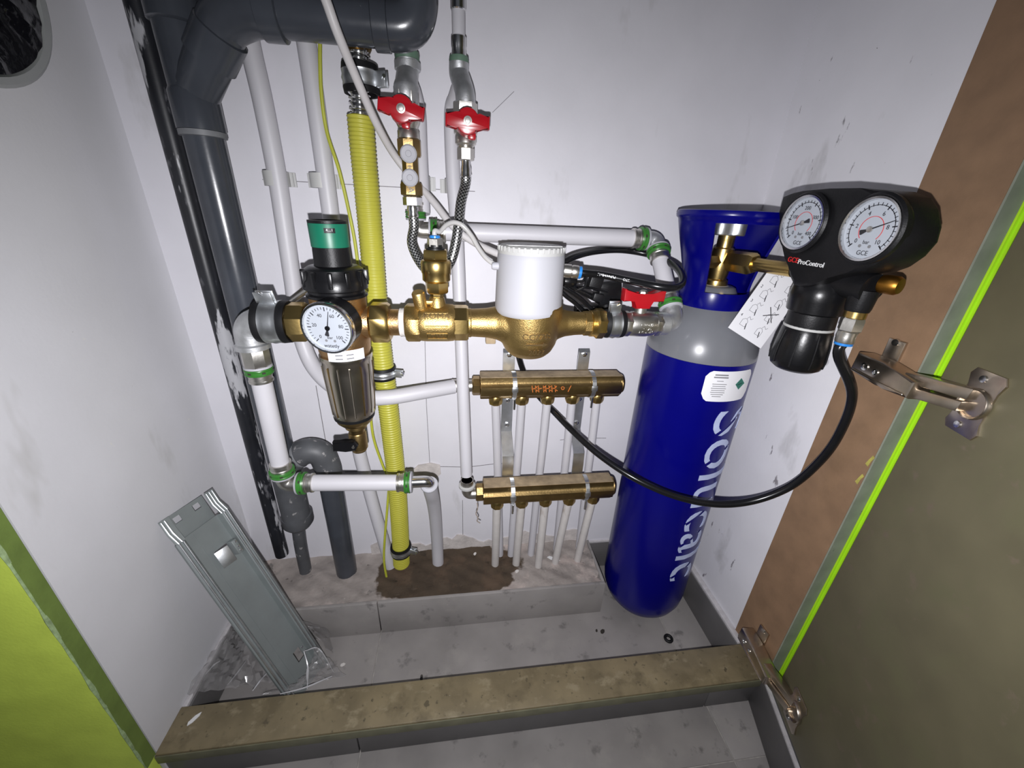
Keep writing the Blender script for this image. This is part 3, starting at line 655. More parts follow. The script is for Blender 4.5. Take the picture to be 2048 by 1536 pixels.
# pressure reducer with filter bowl
PX = -.157
t = thing('pressure_reducer', 'bronze pressure reducer with green-topped black knob, gauge and metal filter bowl', 'valve', (PX, MY, .466))
bm = NB(); lathe(bm, [(0, .622), (.030, .622), (.0335, .630), (.0350, .655), (.0345, .690), (.0350, .704), (.032, .707)], (PX, MY, 0), Z, 36); part('body', bm, 'bronze', t)
part('port', lathe(NB(), [(.0200, -.200 - PX), (.0205, -.190 - PX), (.0235, -.182 - PX), (.0290, -.176 - PX), (.0290, -.139 - PX), (.0235, -.132 - PX), (.0210, -.124 - PX), (.0200, -.113 - PX)], (PX, MY, MZ), X, 32), 'bronze', t)
part('tail', lathe(NB(), [(.0175, -.250), (.0175, -.220)], (0, MY, MZ), X), 'brass', t)
part('union_nut', lathe(NB(), [(.0235, -.222), (.0262, -.219), (.0262, -.203), (.0240, -.199)], (0, MY, MZ), X, 8, .5), 'brass', t)
part('union_nut', lathe(NB(), [(.0245, -.119), (.0275, -.116), (.0275, -.097), (.0245, -.093)], (0, MY, MZ), X, 8, .5), 'brass', t)
part('tail', lathe(NB(), [(.0178, -.096), (.0178, -.072)], (0, MY, MZ), X), 'bronze', t)
part('bleed_tube', tube(NB(), [at(583, 604, -.120), at(602, 590, -.124), at(625, 574, -.128)], .0036, 12), 'nickel', t)
part('sealing_tape', lathe(NB(), [(.0180, -.081), (.0196, -.080), (.0192, -.077), (.0198, -.074), (.0180, -.073)], (0, MY, MZ), X), 'ptfe', t)
bm = NB(); lathe(bm, [(.0335, .702), (.0375, .704), (.0375, .707), (.0345, .709), (.0345, .712), (.0388, .714), (.0388, .724), (.0370, .727), (.0345, .738), (.0300, .741), (.0225, .742)], (PX, MY, 0), Z, 40)
bn = part('bell_nut', bm, 'black_plastic', t)
for k in range(12):
    a = k * math.pi / 6 + .12; d = V((math.cos(a), math.sin(a), 0)); part('lug', box(NB(), V((PX, MY, .7275)) + d * .0365, (.007, .0052, .019), (d, Z.cross(d), Z), .001), 'black_plastic', bn)
part('spring_housing', lathe(NB(), [(.0235, .738), (.0222, .744), (.0215, .764)], (PX, MY, 0), Z, 32), 'black_satin', t)
cap_ = part('green_cap', lathe(NB(), [(.0214, .7635), (.0221, .764), (.0225, .790), (.0220, .7915)], (PX, MY, 0), Z, 36), 'green_cap', t)
part('cap_rim', lathe(NB(), [(.0221, .7905), (.0225, .791), (.0225, .794), (.0190, .7945), (.0185, .792)], (PX, MY, 0), Z, 36), 'black_satin', cap_)
# scale window on the cap
bm = NB(); a0 = math.radians(-84)
for k in range(6):
    a = a0 + k * .09; d = V((math.cos(a), math.sin(a), 0)); box(bm, V((PX, MY, .7835)) + d * .0225, (.0006, .0022, .0055), (d, Z.cross(d), Z))
sw = part('scale_window', bm, 'black_satin', cap_)
text('scale_digits', '4....1', V((PX, MY, .7840)) + V((math.cos(a0 + .22), math.sin(a0 + .22), 0)) * .0231, V((-math.sin(a0 + .22), math.cos(a0 + .22), 0)), Z, .0042, 'print_white', cap_)
# filter bowl
bm = NB(); lathe(bm, [(.0345, .625), (.0350, .620), (.0335, .617), (.0330, .600), (.0300, .545), (.0285, .530), (.026, .527)], (PX, MY, 0), Z, 40); bw = part('filter_bowl', bm, 'bowl_metal', t)
for k in range(14):
    a = k * 2 * math.pi / 14 + .1; d = V((math.cos(a), math.sin(a), 0)); bm = NB(); A = V((PX, MY, .612)) + d * .0336; B = V((PX, MY, .536)) + d * .0292; bm2 = sweep(bm, [A, A.lerp(B, .5), B], .0011, 6); part('rib', bm, 'brass_dark' if k % 3 == 0 else 'bowl_metal', bw)
part('seal', lathe(NB(), [(.0275, .531), (.0290, .530), (.0285, .526), (.026, .525)], (PX, MY, 0), Z, 36), 'rubber', t)
part('bowl_base', lathe(NB(), [(.027, .527), (.0255, .520), (.0200, .514), (.0150, .511), (.0155, .507), (.0115, .505), (.0115, .494)], (PX, MY, 0), Z, 32), 'brass_dark', t)
dv = part('drain_cock', lathe(NB(), [(.0120, .498), (.0130, .496), (.0130, .470), (.0105, .467), (.0105, .465)], (PX, MY, 0), Z, 24), 'brass_dark', t)
bm = NB(); prism(bm, [(-.030, -.0075), (-.012, -.0060), (.002, -.0075), (.006, 0), (.002, .0085), (-.012, .0070), (-.029, .0085)], (PX - .002, MY - .017, .4845), X, Z, .010, .002); part('drain_lever', bm, 'black_plastic', dv)
part('lever_screw', lathe(NB(), [(.0022, 0), (.0022, .0012)], (PX - .002, MY - .0222, .4845), -Y, 10), 'nickel', dv)
# sticker on the body
bm = NB(); pr = []
for k in range(13):
    a = math.radians(-112 + k * 6.5); d = V((math.cos(a), math.sin(a), 0)); pr.append((V((PX, MY, .624)) + d * .0352, V((PX, MY, .639)) + d * .0353))
for p, q_ in zip(pr, pr[1:]): bm.faces.new([bm.verts.new(v) for v in (p[0], q_[0], q_[1], p[1])])
bmesh.ops.remove_doubles(bm, verts=bm.verts[:], dist=1e-5); sk = part('sticker', bm, 'paper', t)
for dz in (.628, .633):
    for a in (-88, -66): a = math.radians(a); d = V((math.cos(a), math.sin(a), 0)); part('print_line', box(NB(), V((PX, MY, dz)) + d * .0355, (.0004, .009, .0016), (d, Z.cross(d), Z)), 'ink_grey', sk)

def gauge(t, c, nrm, up, r, needle, m_case='black_plastic', ticks=31, sweep_=(225, -45), numbers=None, hub='black_plastic', inner=None, red=None, depth=.020, brand=None, needle_len=.62):
    """round dial gauge; c = centre of dial plate, nrm = facing direction"""
    c, nrm = V(c), V(nrm).normalized(); ux = V(up).cross(nrm).normalized(); uy = nrm.cross(ux).normalized()
    g = part('gauge_case', lathe(NB(), [(r * .5, -depth), (r * 1.02, -depth * .95), (r * 1.06, -.0045), (r * .99, -.0035)], c, nrm, 40), m_case, t)
    part('bezel', ringtube(NB(), [(r * 1.07, -.004), (r * 1.09, .002), (r * 1.05, .0045), (r * .98, .0040), (r * .96, .0005), (r * 1.0, -.003)], c, nrm, 48), 'chrome', g)
    part('dial', lathe(NB(), [(r * .985, -.002), (r * .985, 0)], c, nrm, 48), 'dial', g)
    bm = NB()
    for k in range(ticks):
        a = math.radians(sweep_[0] + (sweep_[1] - sweep_[0]) * k / (ticks - 1)); big = k % 5 == 0; r0, r1 = (r * .70 if big else r * .76), r * .86
        d = ux * math.cos(a) + uy * math.sin(a); box(bm, c + d * (r0 + r1) / 2 + nrm * .0002, (r1 - r0, .0011 if big else .0006, .0003), (d, nrm.cross(d), nrm))
    part('scale_ticks', bm, 'ink', g)
    if inner:
        bm = NB(); n = 28
        for k in range(n):
            a = math.radians(sweep_[0] + (sweep_[1] - sweep_[0]) * (k + .5) / n); d = ux * math.cos(a) + uy * math.sin(a); box(bm, c + d * r * inner + nrm * .0002, (.0005, r * inner * math.radians(270) / n, .0003), (d, nrm.cross(d), nrm))
        part('inner_scale', bm, 'ink_red', g)
        bm = NB()
        for k in range(56):
            a = math.radians(sweep_[0] + (sweep_[1] - sweep_[0]) * (k + .5) / 56); d = ux * math.cos(a) + uy * math.sin(a); box(bm, c + d * r * .78 + nrm * .0002, (.0006, r * .78 * math.radians(274) / 56, .0003), (d, nrm.cross(d), nrm))
        part('outer_scale', bm, 'ink', g)
    if numbers:
        for k, s in enumerate(numbers):
            a = math.radians(sweep_[0] + (sweep_[1] - sweep_[0]) * k / (len(numbers) - 1)); d = ux * math.cos(a) + uy * math.sin(a)
            text('numeral', s, c + d * r * .56 + nrm * .0002, ux, uy, r * .20, 'ink', g, .0001)
    text('unit', 'bar', c - uy * r * .42 + nrm * .0002, ux, uy, r * .18, 'ink', g, .0001)
    for s in (-1, 1): part('dial_screw', lathe(NB(), [(r * .055, 0), (r * .05, .0008)], c - uy * r * .55 + ux * r * .18 * s, nrm, 10), 'ink_grey', g)
    if brand: text('brand', brand, c - uy * r * .78 + nrm * .0002, ux, uy, r * .22, 'ink', g, .0001)
    a = math.radians(needle); d = ux * math.cos(a) + uy * math.sin(a); s_ = nrm.cross(d)
    bm = NB(); prism(bm, [(-r * .34, -r * .075), (-r * .30, -r * .085), (-r * .05, -r * .022), (r * needle_len, -r * .008), (r * needle_len, r * .008), (-r * .05, r * .022), (-r * .30, r * .085), (-r * .34, r * .075)], c + nrm * .0016, d, s_, .0006); nd = part('needle', bm, 'ink', g)
    part('needle_hub', lathe(NB(), [(r * .10, .001), (r * .10, .0024), (0, .0028)], c, nrm, 18), MATS[hub].name, g)
    return g
gc = at(656, 656, -.205)
gauge(t, gc, (-.22, -.97, -.10), Z, .0300, 76, numbers=['0', '20', '40', '60', '80', '100'], brand='watetly', needle_len=.72, depth=.026)
part('gauge_stem', tube(NB(), [gc + Y * .010, (PX - .004, MY - .02, gc.z + .004)], .008, 14), 'brass', t)

# cast brass check valve with test port
t = thing('check_valve', 'cast brass check valve marked ROMA left of the water meter', 'valve', (-.030, MY, MZ - .025))
part('inlet_hex', lathe(NB(), [(.0238, -.073), (.0262, -.070), (.0262, -.055), (.0245, -.052)], (0, MY, MZ), X, 8, .5), 'brass_cast', t)
part('body', lathe(NB(), [(.0230, -.056), (.0252, -.052), (.0258, -.045), (.0258, -.016), (.0252, -.009), (.0235, -.006)], (0, MY, MZ), X, 36), 'brass_cast', t)
part('outlet_hex', lathe(NB(), [(.0228, -.009), (.0248, -.007), (.0248, .009), (.0230, .012)], (0, MY, MZ), X, 8, .5), 'brass', t)
def wrapx(xc, r, a0):      # text wrapped round the X axis of the water line
    def f(co):
        a = a0 - co.y / r; return V((xc + co.x, MY - (r + co.z) * math.cos(a), MZ - (r + co.z) * math.sin(a)))
    return f
text('embossed_name', 'ROMA', (0, 0, 0), X, Z, .0125, 'emboss', t, .0005, fn=wrapx(-.030, .0260, math.radians(-34)), sub=2)
def frame_x(xc, wd, hh, a0, m, nm):
    bm = NB(); r = .0259; ha = hh / r / 2
    for s in (-1, 1):
        a = a0 + s * ha; box(bm, (xc, MY - r * math.cos(a), MZ - r * math.sin(a)), (wd, .0012, .0012))
        n = 7; P = [V((xc + s * wd / 2, MY - r * math.cos(a0 - ha + 2 * ha * k / n), MZ - r * math.sin(a0 - ha + 2 * ha * k / n))) for k in range(n + 1)]; sweep(bm, P, .0006, 6)
    part(nm, bm, m, t)
frame_x(-.030, .030, .017, math.radians(-24), 'brass', 'raised_frame'); frame_x(-.030, .026, .010, math.radians(30), 'brass', 'raised_frame')
text('embossed_mark', 'T W', (0, 0, 0), X, Z, .0085, 'emboss', t, .0004, fn=wrapx(-.030, .0259, math.radians(30)), sub=1)
pd = V((-.12, -.30, .95)).normalized()
part('plug', lathe(NB(), [(.0085, 0), (.0085, .030), (.0072, .032)], V((-.0495, MY - .004, MZ + .014)), pd, 22), 'brass_cast', t)
part('port_web', box(NB(), (-.040, MY - .006, MZ + .0295), (.016, .007, .005), None, .001), 'brass_cast', t)
part('test_port', lathe(NB(), [(.0125, .020), (.0115, .028), (.0105, .033), (.0090, .036)], (-.030, MY, MZ), Z, 22), 'brass_cast', t)

# quick coupler standing on the check valve
t = thing('quick_coupler', 'stacked brass hose coupler standing on the check valve', 'fitting', (-.030, MY, MZ + .034))
c = V((-.0295, MY, MZ))
part('neck_hex', lathe(NB(), [(.0080, .033), (.0088, .034), (.0088, .042)], c, Z, 6, .5), 'brass', t)
part('lower_hex', lathe(NB(), [(.0140, .041), (.0158, .043), (.0158, .054), (.0150, .056)], c, Z, 6, .2), 'brass', t)
part('barrel', lathe(NB(), [(.0150, .055), (.0182, .058), (.0182, .066), (.0192, .068), (.0196, .080), (.0180, .083)], c, Z, 32), 'brass', t)
part('upper_hex', lathe(NB(), [(.0150, .082), (.0168, .084), (.0168, .094), (.0158, .096)], c, Z, 6, .0), 'brass', t)
part('insert', lathe(NB(), [(.0120, .095), (.0120, .098), (.0095, .0985), (.0095, .102)], c, Z, 22), 'black_satin', t)
part('push_fitting', lathe(NB(), [(.0092, .099), (.0102, .100), (.0102, .109), (.0090, .110)], c, Z, 6, .3), 'nickel', t)
part('blue_collar', lathe(NB(), [(.0055, .109), (.0068, .110), (.0068, .1125), (.0052, .1135)], c, Z, 20), 'blue_ring', t)
tt = c + Z * .112
solo('sensing_tube', tube(NB(), [tt - Z * .004, tt + Z * .006] + pv((880, 463, -.140), (893, 450, -.132), (909, 445, -.126), (926, 452, -.124), (943, 472, -.126), (957, 496, -.132), (972, 516, -.140), (988, 528, -.146)) + [at(1000, 532, MY)], .0031, 10), 'tube_clear', 'thin translucent tube arching from the brass coupler to the meter head', 'tube')

# water meter
WX = .0985
t = thing('water_meter', 'brass water meter with a round white plastic head', 'meter', (WX, MY, .617))
bm = NB()
lathe(bm, [(0, .6175), (.015, .6185), (.026, .6225), (.034, .630), (.0395, .641), (.0425, .655), (.0440, .672), (.0450, .690), (.0450, .697), (0, .697)], (WX, MY, 0), Z, 40)
lathe(bm, [(.0192, .008), (.0196, .020), (.0205, .036), (.0230, .050), (.0275, .060), (.0315, .070), (.0300, .124), (.0235, .138), (.0190, .150), (.0170, .165), (.0162, .182)], (0, MY, MZ), X, 40)
mb = part('body', bm, 'brass_cast', t, 60)
md = mb.modifiers.new('remesh', 'REMESH'); md.mode = 'VOXEL'; md.voxel_size = .0016; md.use_smooth_shade = True
md = mb.modifiers.new('smooth', 'SMOOTH'); md.iterations = 10; md.factor = .5
part('inlet_collar', lathe(NB(), [(.0196, .010), (.0202, .011), (.0202, .015), (.0196, .016)], (0, MY, MZ), X), 'brass_cast', t)
part('flats', lathe(NB(), [(.0160, .176), (.0178, .178), (.0178, .188), (.0165, .189)], (0, MY, MZ), X, 8, .5), 'brass_cast', t)
part('thread', lathe(NB(), [(.0175, .187)] + [(.0192 - .0010 * (k % 2), .188 + .0011 * k) for k in range(8)] + [(.0175, .198)], (0, MY, MZ), X, 32), 'brass', t)
part('union_nut', lathe(NB(), [(.0195, .194), (.0222, .197), (.0222, .206), (.0190, .211), (.0165, .212)], (0, MY, MZ), X, 8, .5), 'brass', t)
hd = part('head', lathe(NB(), [(.0440, .684), (.0462, .687), (.0465, .692), (.0448, .757), (.0440, .764), (.0425, .766)], (WX - .003, MY, 0), Z, 56), 'white_plastic', t)
part('cap', lathe(NB(), [(.0440, .762), (.0446, .766), (.0440, .771), (.0400, .7735), (0, .7740)], (WX - .003, MY, 0), Z, 56), 'clip_plastic', hd)
for k in range(36):
    a = k * math.pi / 18; d = V((math.cos(a), math.sin(a), 0)); part('grip_rib', box(NB(), V((WX - .003, MY, .7695)) + d * .0438, (.0022, .0032, .0065), (d, Z.cross(d), Z), .0006), 'clip_plastic', hd)
bm = NB(); prism(bm, [(-.034, -.030), (.034, -.030), (.036, -.022), (.030, -.012), (-.030, -.012), (-.036, -.022)], (WX - .003, MY, .7743), X, Y, .0006); part('label', bm, 'print_white', hd)
text('label_print', 'C-GBICO', (WX - .020, MY - .020, .7747), X, Y, .0055, 'ink_grey', hd, .0001); text('label_print', 'IP68 2023 m3/h', (WX + .014, MY - .021, .7747), X, Y, .0042, 'ink_grey', hd, .0001)
text('label_print', 'Q3 2,5 R80', (WX + .014, MY - .026, .7747), X, Y, .0042, 'ink_grey', hd, .0001)
def wrapz(cx, cy, z0, r, a0, slope=0.):
    def f(co):
        a = a0 + co.x / r; rr = r + co.z + slope * co.y; return V((cx + rr * math.sin(a), cy - rr * math.cos(a), z0 + co.y))
    return f
text('embossed_code', 'CC770S', (0, 0, 0), X, Z, .0125, 'emboss', t, .0008, fn=wrapz(WX, MY, .6600, .0446, .10, .20), sub=2)
text('embossed_year', '2023', (0, 0, 0), X, Z, .0120, 'emboss', t, .0008, fn=wrapz(WX, MY, .6375, .0412, .12, .50), sub=2)
bm = NB(); prism(bm, [(-.015, -.0012), (.008, -.0012), (.008, -.0035), (.016, 0), (.008, .0035), (.008, .0012), (-.015, .0012)], (0, 0, 0), X, Y, .0020); f = wrapz(WX, MY, .6490, .0432, .11, .3)
for v in bm.verts: v.co = f(v.co)
part('embossed_arrow', bm, 'emboss', t)
part('cable_gland', lathe(NB(), [(.0050, 0), (.0050, .006), (.0040, .009)], (WX - .0465, MY - .006, at(998, 531, MY).z), -X, 14), 'white_plastic', t)
solo('seal_tag', bx(NB(), at(971, 676, -.120).x, at(991, 676, -.120).x, -.126, -.114, at(980, 686, -.12).z, at(980, 668, -.12).z, .0015), 'brass_dusty', 'small tan block behind the left shoulder of the water meter', 'tag')

# right clamp and ball valve
pipe_clamp('steel clamp with black rubber right of the water meter', (.2225, MY, MZ), X, .0165, (-.10, -.25, .96), wd=.020, bolt=(.3, -.8, .5))
t = thing('ball_valve', 'nickel ball valve with a red butterfly handle left of the gas cylinder', 'valve', (.268, MY, MZ - .02))
part('hex_end', lathe(NB(), [(.0165, .233), (.0188, .236), (.0188, .246), (.0175, .248)], (0, MY, MZ), X, 8, .5), 'nickel', t)
part('body', lathe(NB(), [(.0165, .246), (.0180, .250), (.0190, .262), (.0190, .272), (.0175, .283), (.0165, .287)], (0, MY, MZ), X, 32), 'nickel', t)
part('hex_end', lathe(NB(), [(.0160, .284), (.0180, .286), (.0180, .294), (.0165, .296)], (0, MY, MZ), X, 8, .5), 'nickel', t)
for k, s in enumerate(('CW 617', 'PN 25', '3/4 DN20')): text('stamp', s, (0, 0, 0), X, Z, .0055, 'chrome', t, .0003, fn=wrapx(.268, .0190, math.radians(-8 + 17 * k)), sub=1)
part('stem', lathe(NB(), [(.0085, .016), (.0085, .024), (.0055, .025), (.0055, .040)], (.262, MY, MZ), Z, 18), 'nickel', t)
hb = NB(); c = V((.261, MY - .002, MZ + .034))
prism(hb, [(-.011, -.010), (.011, -.010), (.013, .002), (.030, .000), (.031, .018), (.028, .018), (.011, .010), (-.011, .010), (-.028, .018), (-.031, .018), (-.030, .000), (-.013, .002)], c, X, Z, .015, .0015)
hh = part('handle', hb, 'red', t); part('cap_nut', lathe(NB(), [(.0062, .008), (.0062, .013), (.0040, .0155)], c, Z, 6), 'nickel', hh)
# elbow to the riser
t = thing('press_elbow', 'dull press elbow in front of the gas cylinder shoulder', 'fitting', (RX, MY, MZ))
rb = V((RX + .004, MY, MZ + .002)); rtop = r1a; RU = (V((RX, H1Y, hz1)) - rb).normalized()
part('adapter', lathe(NB(), [(.0150, .292), (.0170, .294), (.0170, .306), (.0145, .308)], (0, MY, MZ), X, 24), 'galv', t)
elbow_body(t, rb - X * .018, rb, rb + RU * .024, .0140, .013, 'galv')
r2a = press_end(t, rb + RU * .022, RU, .0125)
wpipe('short slanting white riser between the red ball valve and the upper run', [r2a - RU * .006, r1a - RD * .006], .0128)

# ================================================================== MANIFOLDS
MANP = [(-.0105, -.0215), (.0105, -.0215), (.0125, -.0170), (.0200, -.0120), (.0222, -.0040), (.0215, .0045), (.0165, .0085), (.0150, .0120), (.0150, .0205), (-.0150, .0205), (-.0165, .0085), (-.0222, .0), (-.0200, -.0120), (-.0125, -.0170)]
def manifold(label, xa, xb, y, z, nuts, left, group='brass manifold bars'):
    t = thing('manifold', label, 'manifold', ((xa + xb) / 2, y, z - .022), group)
    bm = NB(); prism(bm, MANP, ((xa + xb) / 2, y, z), -Y, Z, xb - xa, .0012); part('bar', bm, 'brass_dark', t, 30)
    part('top_flat', bx(NB(), xa + .001, xb - .001, y - .0145, y + .0145, z + .0200, z + .0212, .0004), 'brass_dusty', t)
    part('end_plug', lathe(NB(), [(.0175, 0), (.0185, .004), (.0170, .007), (0, .0075)], (xb - .001, y, z), X, 28), 'brass_dark', t)
    part('inlet_nut', lathe(NB(), [(.0150, 0), (.0172, .002), (.0172, .013), (.0150, .015)], (xa - .014, y, z), X, 8, .5), 'brass_dark', t)
    for x in nuts:
        n = part('outlet_nut', lathe(NB(), [(.0100, .016), (.0128, .020), (.0132, .031), (.0118, .036), (.0085, .038)], (x, y, z), -Z, 8, .5), 'brass', t)
        part('outlet_neck', lathe(NB(), [(.0105, .012), (.0105, .022)], (x, y, z), -Z, 20), 'brass_dark', t)
    return t
U_Y, U_Z, L_Y, L_Z = -.050, .528, -.090, .3245
ua, ub = at(960, 771, U_Y).x, at(1236, 768, U_Y).x; la, lb = at(966, 985, L_Y).x, at(1220, 971, L_Y).x
un = [at(u, 806, U_Y).x for u in (991, 1043, 1094, 1143, 1192)]; lnn = [at(u, 1006, L_Y).x for u in (994, 1043, 1090, 1137, 1184)]
um = manifold('upper brass manifold bar with orange writing on its front', ua, ub, U_Y, U_Z, un, 1)
manifold('lower brass manifold bar dusty on top', la, lb, L_Y, L_Z, lnn, 1)
# orange marker scribble
sc_ = []
for i, x in enumerate((0, .006, .011, .020, .024, .030, .035, .041)): sc_.append([(x, .006), (x + .002, -.006)]); sc_.append([(x + .003, .005), (x, -.001), (x + .005, -.004)] if i % 2 else [(x, 0), (x + .006, .001)])
sc_.append([(.052, .002), (.056, .004), (.059, 0), (.055, -.003), (.052, .002)]); sc_.append([(.070, .005), (.066, -.006)])
part('marker_writing', strokes(NB(), sc_, (at(1064, 770, U_Y - .022).x, U_Y - .0226, U_Z + .002), X, Z, .0011, .0004), 'ink_orange', um)
# wall brackets: strap on the wall, offset and lower strap, with banded clips
def bracket(label, u, group='zinc manifold brackets'):
    x = at(u, 760, -.02).x; t = thing('manifold_bracket', label, 'bracket', (x, -.004, .30), group)
    bm = NB()
    P = [(-.004, .578), (-.007, .578), (-.007, .405), (-.048, .372), (-.050, .350), (-.050, .300), (-.053, .300), (-.053, .352), (-.0505, .376), (-.010, .408), (-.010, .575), (-.004, .581)]
    prism(bm, [(-p[0], p[1]) for p in P], (x, 0, 0), -Y, Z, .022); part('strap', bm, 'zinc', t)
    for z in (.572, .478, .424): part('screw', lathe(NB(), [(.0050, 0), (.0050, .003), (.0030, .004)], (x, -.010, z), -Y, 6), 'chrome', t)
    for (yy, zz) in ((U_Y, U_Z), (L_Y, L_Z)):
        bm = NB(); R_ = .0245; pts = [V((x + .004, yy + R_ * math.sin(a), zz + R_ * math.cos(a))) for a in [math.radians(q) for q in range(20, -210, -10)]]
        uu = []
        for p in pts: uu.append((p, (p - V((x + .004, yy, zz))).normalized()))
        for (p, d), (p2, d2) in zip(uu, uu[1:]): box(bm, (p + p2) / 2, (.0075, (p2 - p).length * 1.15, .0016), (X, (p2 - p).normalized(), X.cross((p2 - p).normalized())))
        cb = part('clip_band', bm, 'zinc', t)
        part('clip_buckle', box(NB(), (x + .004, yy - .0245, zz + .002), (.011, .005, .010), None, .0012), 'zinc', cb)
        part('clip_screw', lathe(NB(), [(.0020, 0), (.0020, .020)], (x + .005, yy - .018, zz - .020), -Z, 10), 'chrome', cb)
    return t
bracket('zinc bracket at the left end of the two manifolds', 1018); bracket('zinc bracket at the right end of the two manifolds', 1166)
# tails to the left
part_ = thing('crimp_fitting', 'grey crimp fitting joining the bent white pipe to the upper manifold', 'fitting', (ua - .03, U_Y, U_Z))
part('ferrule', lathe(NB(), [(.0105, -.050), (.0122, -.049), (.0118, -.044), (.0122, -.040), (.0122, -.034), (.0110, -.033), (.0110, -.012)], (ua, U_Y, U_Z), X, 24), 'nickel', part_)
t = thing('pipe_elbow', 'dull steel elbow under the thin white pipe at the lower manifold', 'fitting', (la - .03, L_Y, L_Z - .02))
ex = at(934, 965, L_Y).x
sw_ = bend((ex, L_Y, L_Z + .030), (ex, L_Y, L_Z - .002), (la - .006, L_Y, L_Z - .002), .010, 8); part('body', sweep(NB(), sw_, .0105, 18), 'nickel', t)
part('ring', lathe(NB(), [(.0110, 0), (.0150, .001), (.0152, .005), (.0110, .007)], (ex, L_Y, L_Z + .014), Z, 28), 'clip_plastic', t)
part('ferrule', lathe(NB(), [(.0108, 0), (.0120, .001), (.0118, .012)], (ex, L_Y, L_Z + .018), Z, 24), 'nickel', t)
solo('hemp_thread', tube(NB(), [(la - .012, L_Y - .018, L_Z - .010), (la - .011, L_Y - .020, L_Z - .022), (la - .014, L_Y - .019, L_Z - .034), (la - .010, L_Y - .020, L_Z - .045), (la - .012, L_Y - .019, L_Z - .052), (la - .006, L_Y - .019, L_Z - .058)], .0010, 6), 'hemp', 'frayed hemp thread hanging from the lower manifold inlet', 'thread')
# heating tails
ubase = [(1000, 1104), (1022, 1106), (1062, 1104), (1113, 1094), (1158, 1092)]; lbase = [(991, 1131), (1033, 1131), (1078, 1135), (1112, 1128), (1157, 1122)]
ordn = ('first', 'second', 'third', 'fourth', 'fifth')
for i in range(5):
    q = atz(*ubase[i], .094); q.y = min(-.020, max(-.034, q.y)); top = V((un[i], U_Y, U_Z - .030))
    wpipe(ordn[i] + ' thin white pipe from the left hanging from the upper manifold', [top, top.lerp(q, .25) + V((0, -.002, 0)), top.lerp(q, .6), q - Z * .008], .0080, 'pex', 14, 6, 'thin white pipes of the upper manifold', 'heating_pipe')
for i in range(5):
    q = atz(*lbase[i], .092); q.y = min(-.050, max(-.072, q.y + .008)); top = V((lnn[i], L_Y, L_Z - .030))
    wpipe(ordn[i] + ' thin white pipe from the left hanging from the lower manifold', [top, top.lerp(q, .3), top.lerp(q, .7), q - Z * .008], .0082, 'pex_dusty', 14, 6, 'thin white pipes of the lower manifold', 'heating_pipe')

# ================================================================== GAS CYLINDER
GX, GY, GR = .4055, -.0945, .0868
t = thing('gas_cylinder', 'tall blue gas cylinder with grey shoulder lettered Solucalc', 'cylinder', (GX, GY, 0))
zb = .612
bm = NB(); lathe(bm, [(0, .004), (.034, .003), (.050, .006), (.066, .017), (.078, .034), (.0845, .052), (GR, .072), (GR, zb)], (GX, GY, 0), Z, 64, cap=False); part('body', bm, 'blue', t, 50)
bm = NB(); lathe(bm, [(GR, zb - .0005), (GR, zb), (.0855, zb + .014), (.0810, zb + .030), (.0725, zb + .048), (.0620, zb + .063), (.0520, zb + .074), (.0440, zb + .082), (.0360, zb + .092), (.0300, zb + .104), (.0250, zb + .106), (0, zb + .107)], (GX, GY, 0), Z, 64, cap=False); part('shoulder', bm, 'gas_grey', t, 50)
# tulip collar with two windows
def collar():
    bm = NB(); prof = [(.0505, .684), (.0512, .690), (.0512, .706), (.0500, .712), (.0515, .726), (.0555, .746), (.0625, .770), (.0690, .792), (.0735, .809), (.0745, .8135), (.0775, .816), (.0785, .820), (.0770, .825), (.0740, .826)]
    n = 96; rings = [[bm.verts.new((GX + r * math.sin(2 * math.pi * i / n), GY - r * math.cos(2 * math.pi * i / n), z)) for i in range(n)] for r, z in prof]
    for k in range(len(prof) - 1):
        zm = (prof[k][1] + prof[k + 1][1]) / 2
        for i in range(n):
            a = (math.degrees(2 * math.pi * (i + .5) / n) + 180) % 360 - 180     # 0 = towards the room, positive to the right
            if .710 < zm < .8105 and (-50 < a < 64 or 150 < a < 173): continue
            bm.faces.new((rings[k][i], rings[k][(i + 1) % n], rings[k + 1][(i + 1) % n], rings[k + 1][i]))
    for v in [v for v in bm.verts if not v.link_faces]: bm.verts.remove(v)
    bmesh.ops.recalc_face_normals(bm, faces=bm.faces[:]); bmesh.ops.solidify(bm, geom=bm.faces[:], thickness=.0035); return bm
part('collar', collar(), 'blue', t, 45)
# cylinder valve
vz = .757
va = part('valve_body', lathe(NB(), [(.0165, zb + .104), (.0175, zb + .108), (.0165, zb + .114), (.0135, zb + .116), (.0150, vz - .018), (.0165, vz), (.0150, vz + .016), (.0120, vz + .018), (.0120, vz + .040), (.0105, vz + .042)], (GX, GY, 0), Z, 28), 'brass', t)
part('neck_ring', lathe(NB(), [(.0175, zb + .100), (.0205, zb + .101), (.0205, zb + .106), (.0175, zb + .107)], (GX, GY, 0), Z, 28), 'white_plastic', t)
part('valve_side_plug', lathe(NB(), [(.0100, 0), (.0100, .020), (.0085, .022)], (GX - .010, GY - .004, vz - .003), (-.95, -.3, 0), 6), 'brass', va)
bm = NB(); pr = []
for k in range(40):
    a = 2 * math.pi * k / 40; r = .0275 + .0032 * math.cos(a * 5); pr.append((r * math.cos(a), r * math.sin(a)))
prism(bm, pr, (GX - .004, GY, vz + .046), X, Y, .021, .002); hw = part('handwheel', bm, 'zinc', t)
part('handwheel_nut', lathe(NB(), [(.0070, 0), (.0065, .004), (.0040, .006), (0, .0065)], (GX - .004, GY, vz + .0575), Z, 18), 'zinc', hw)
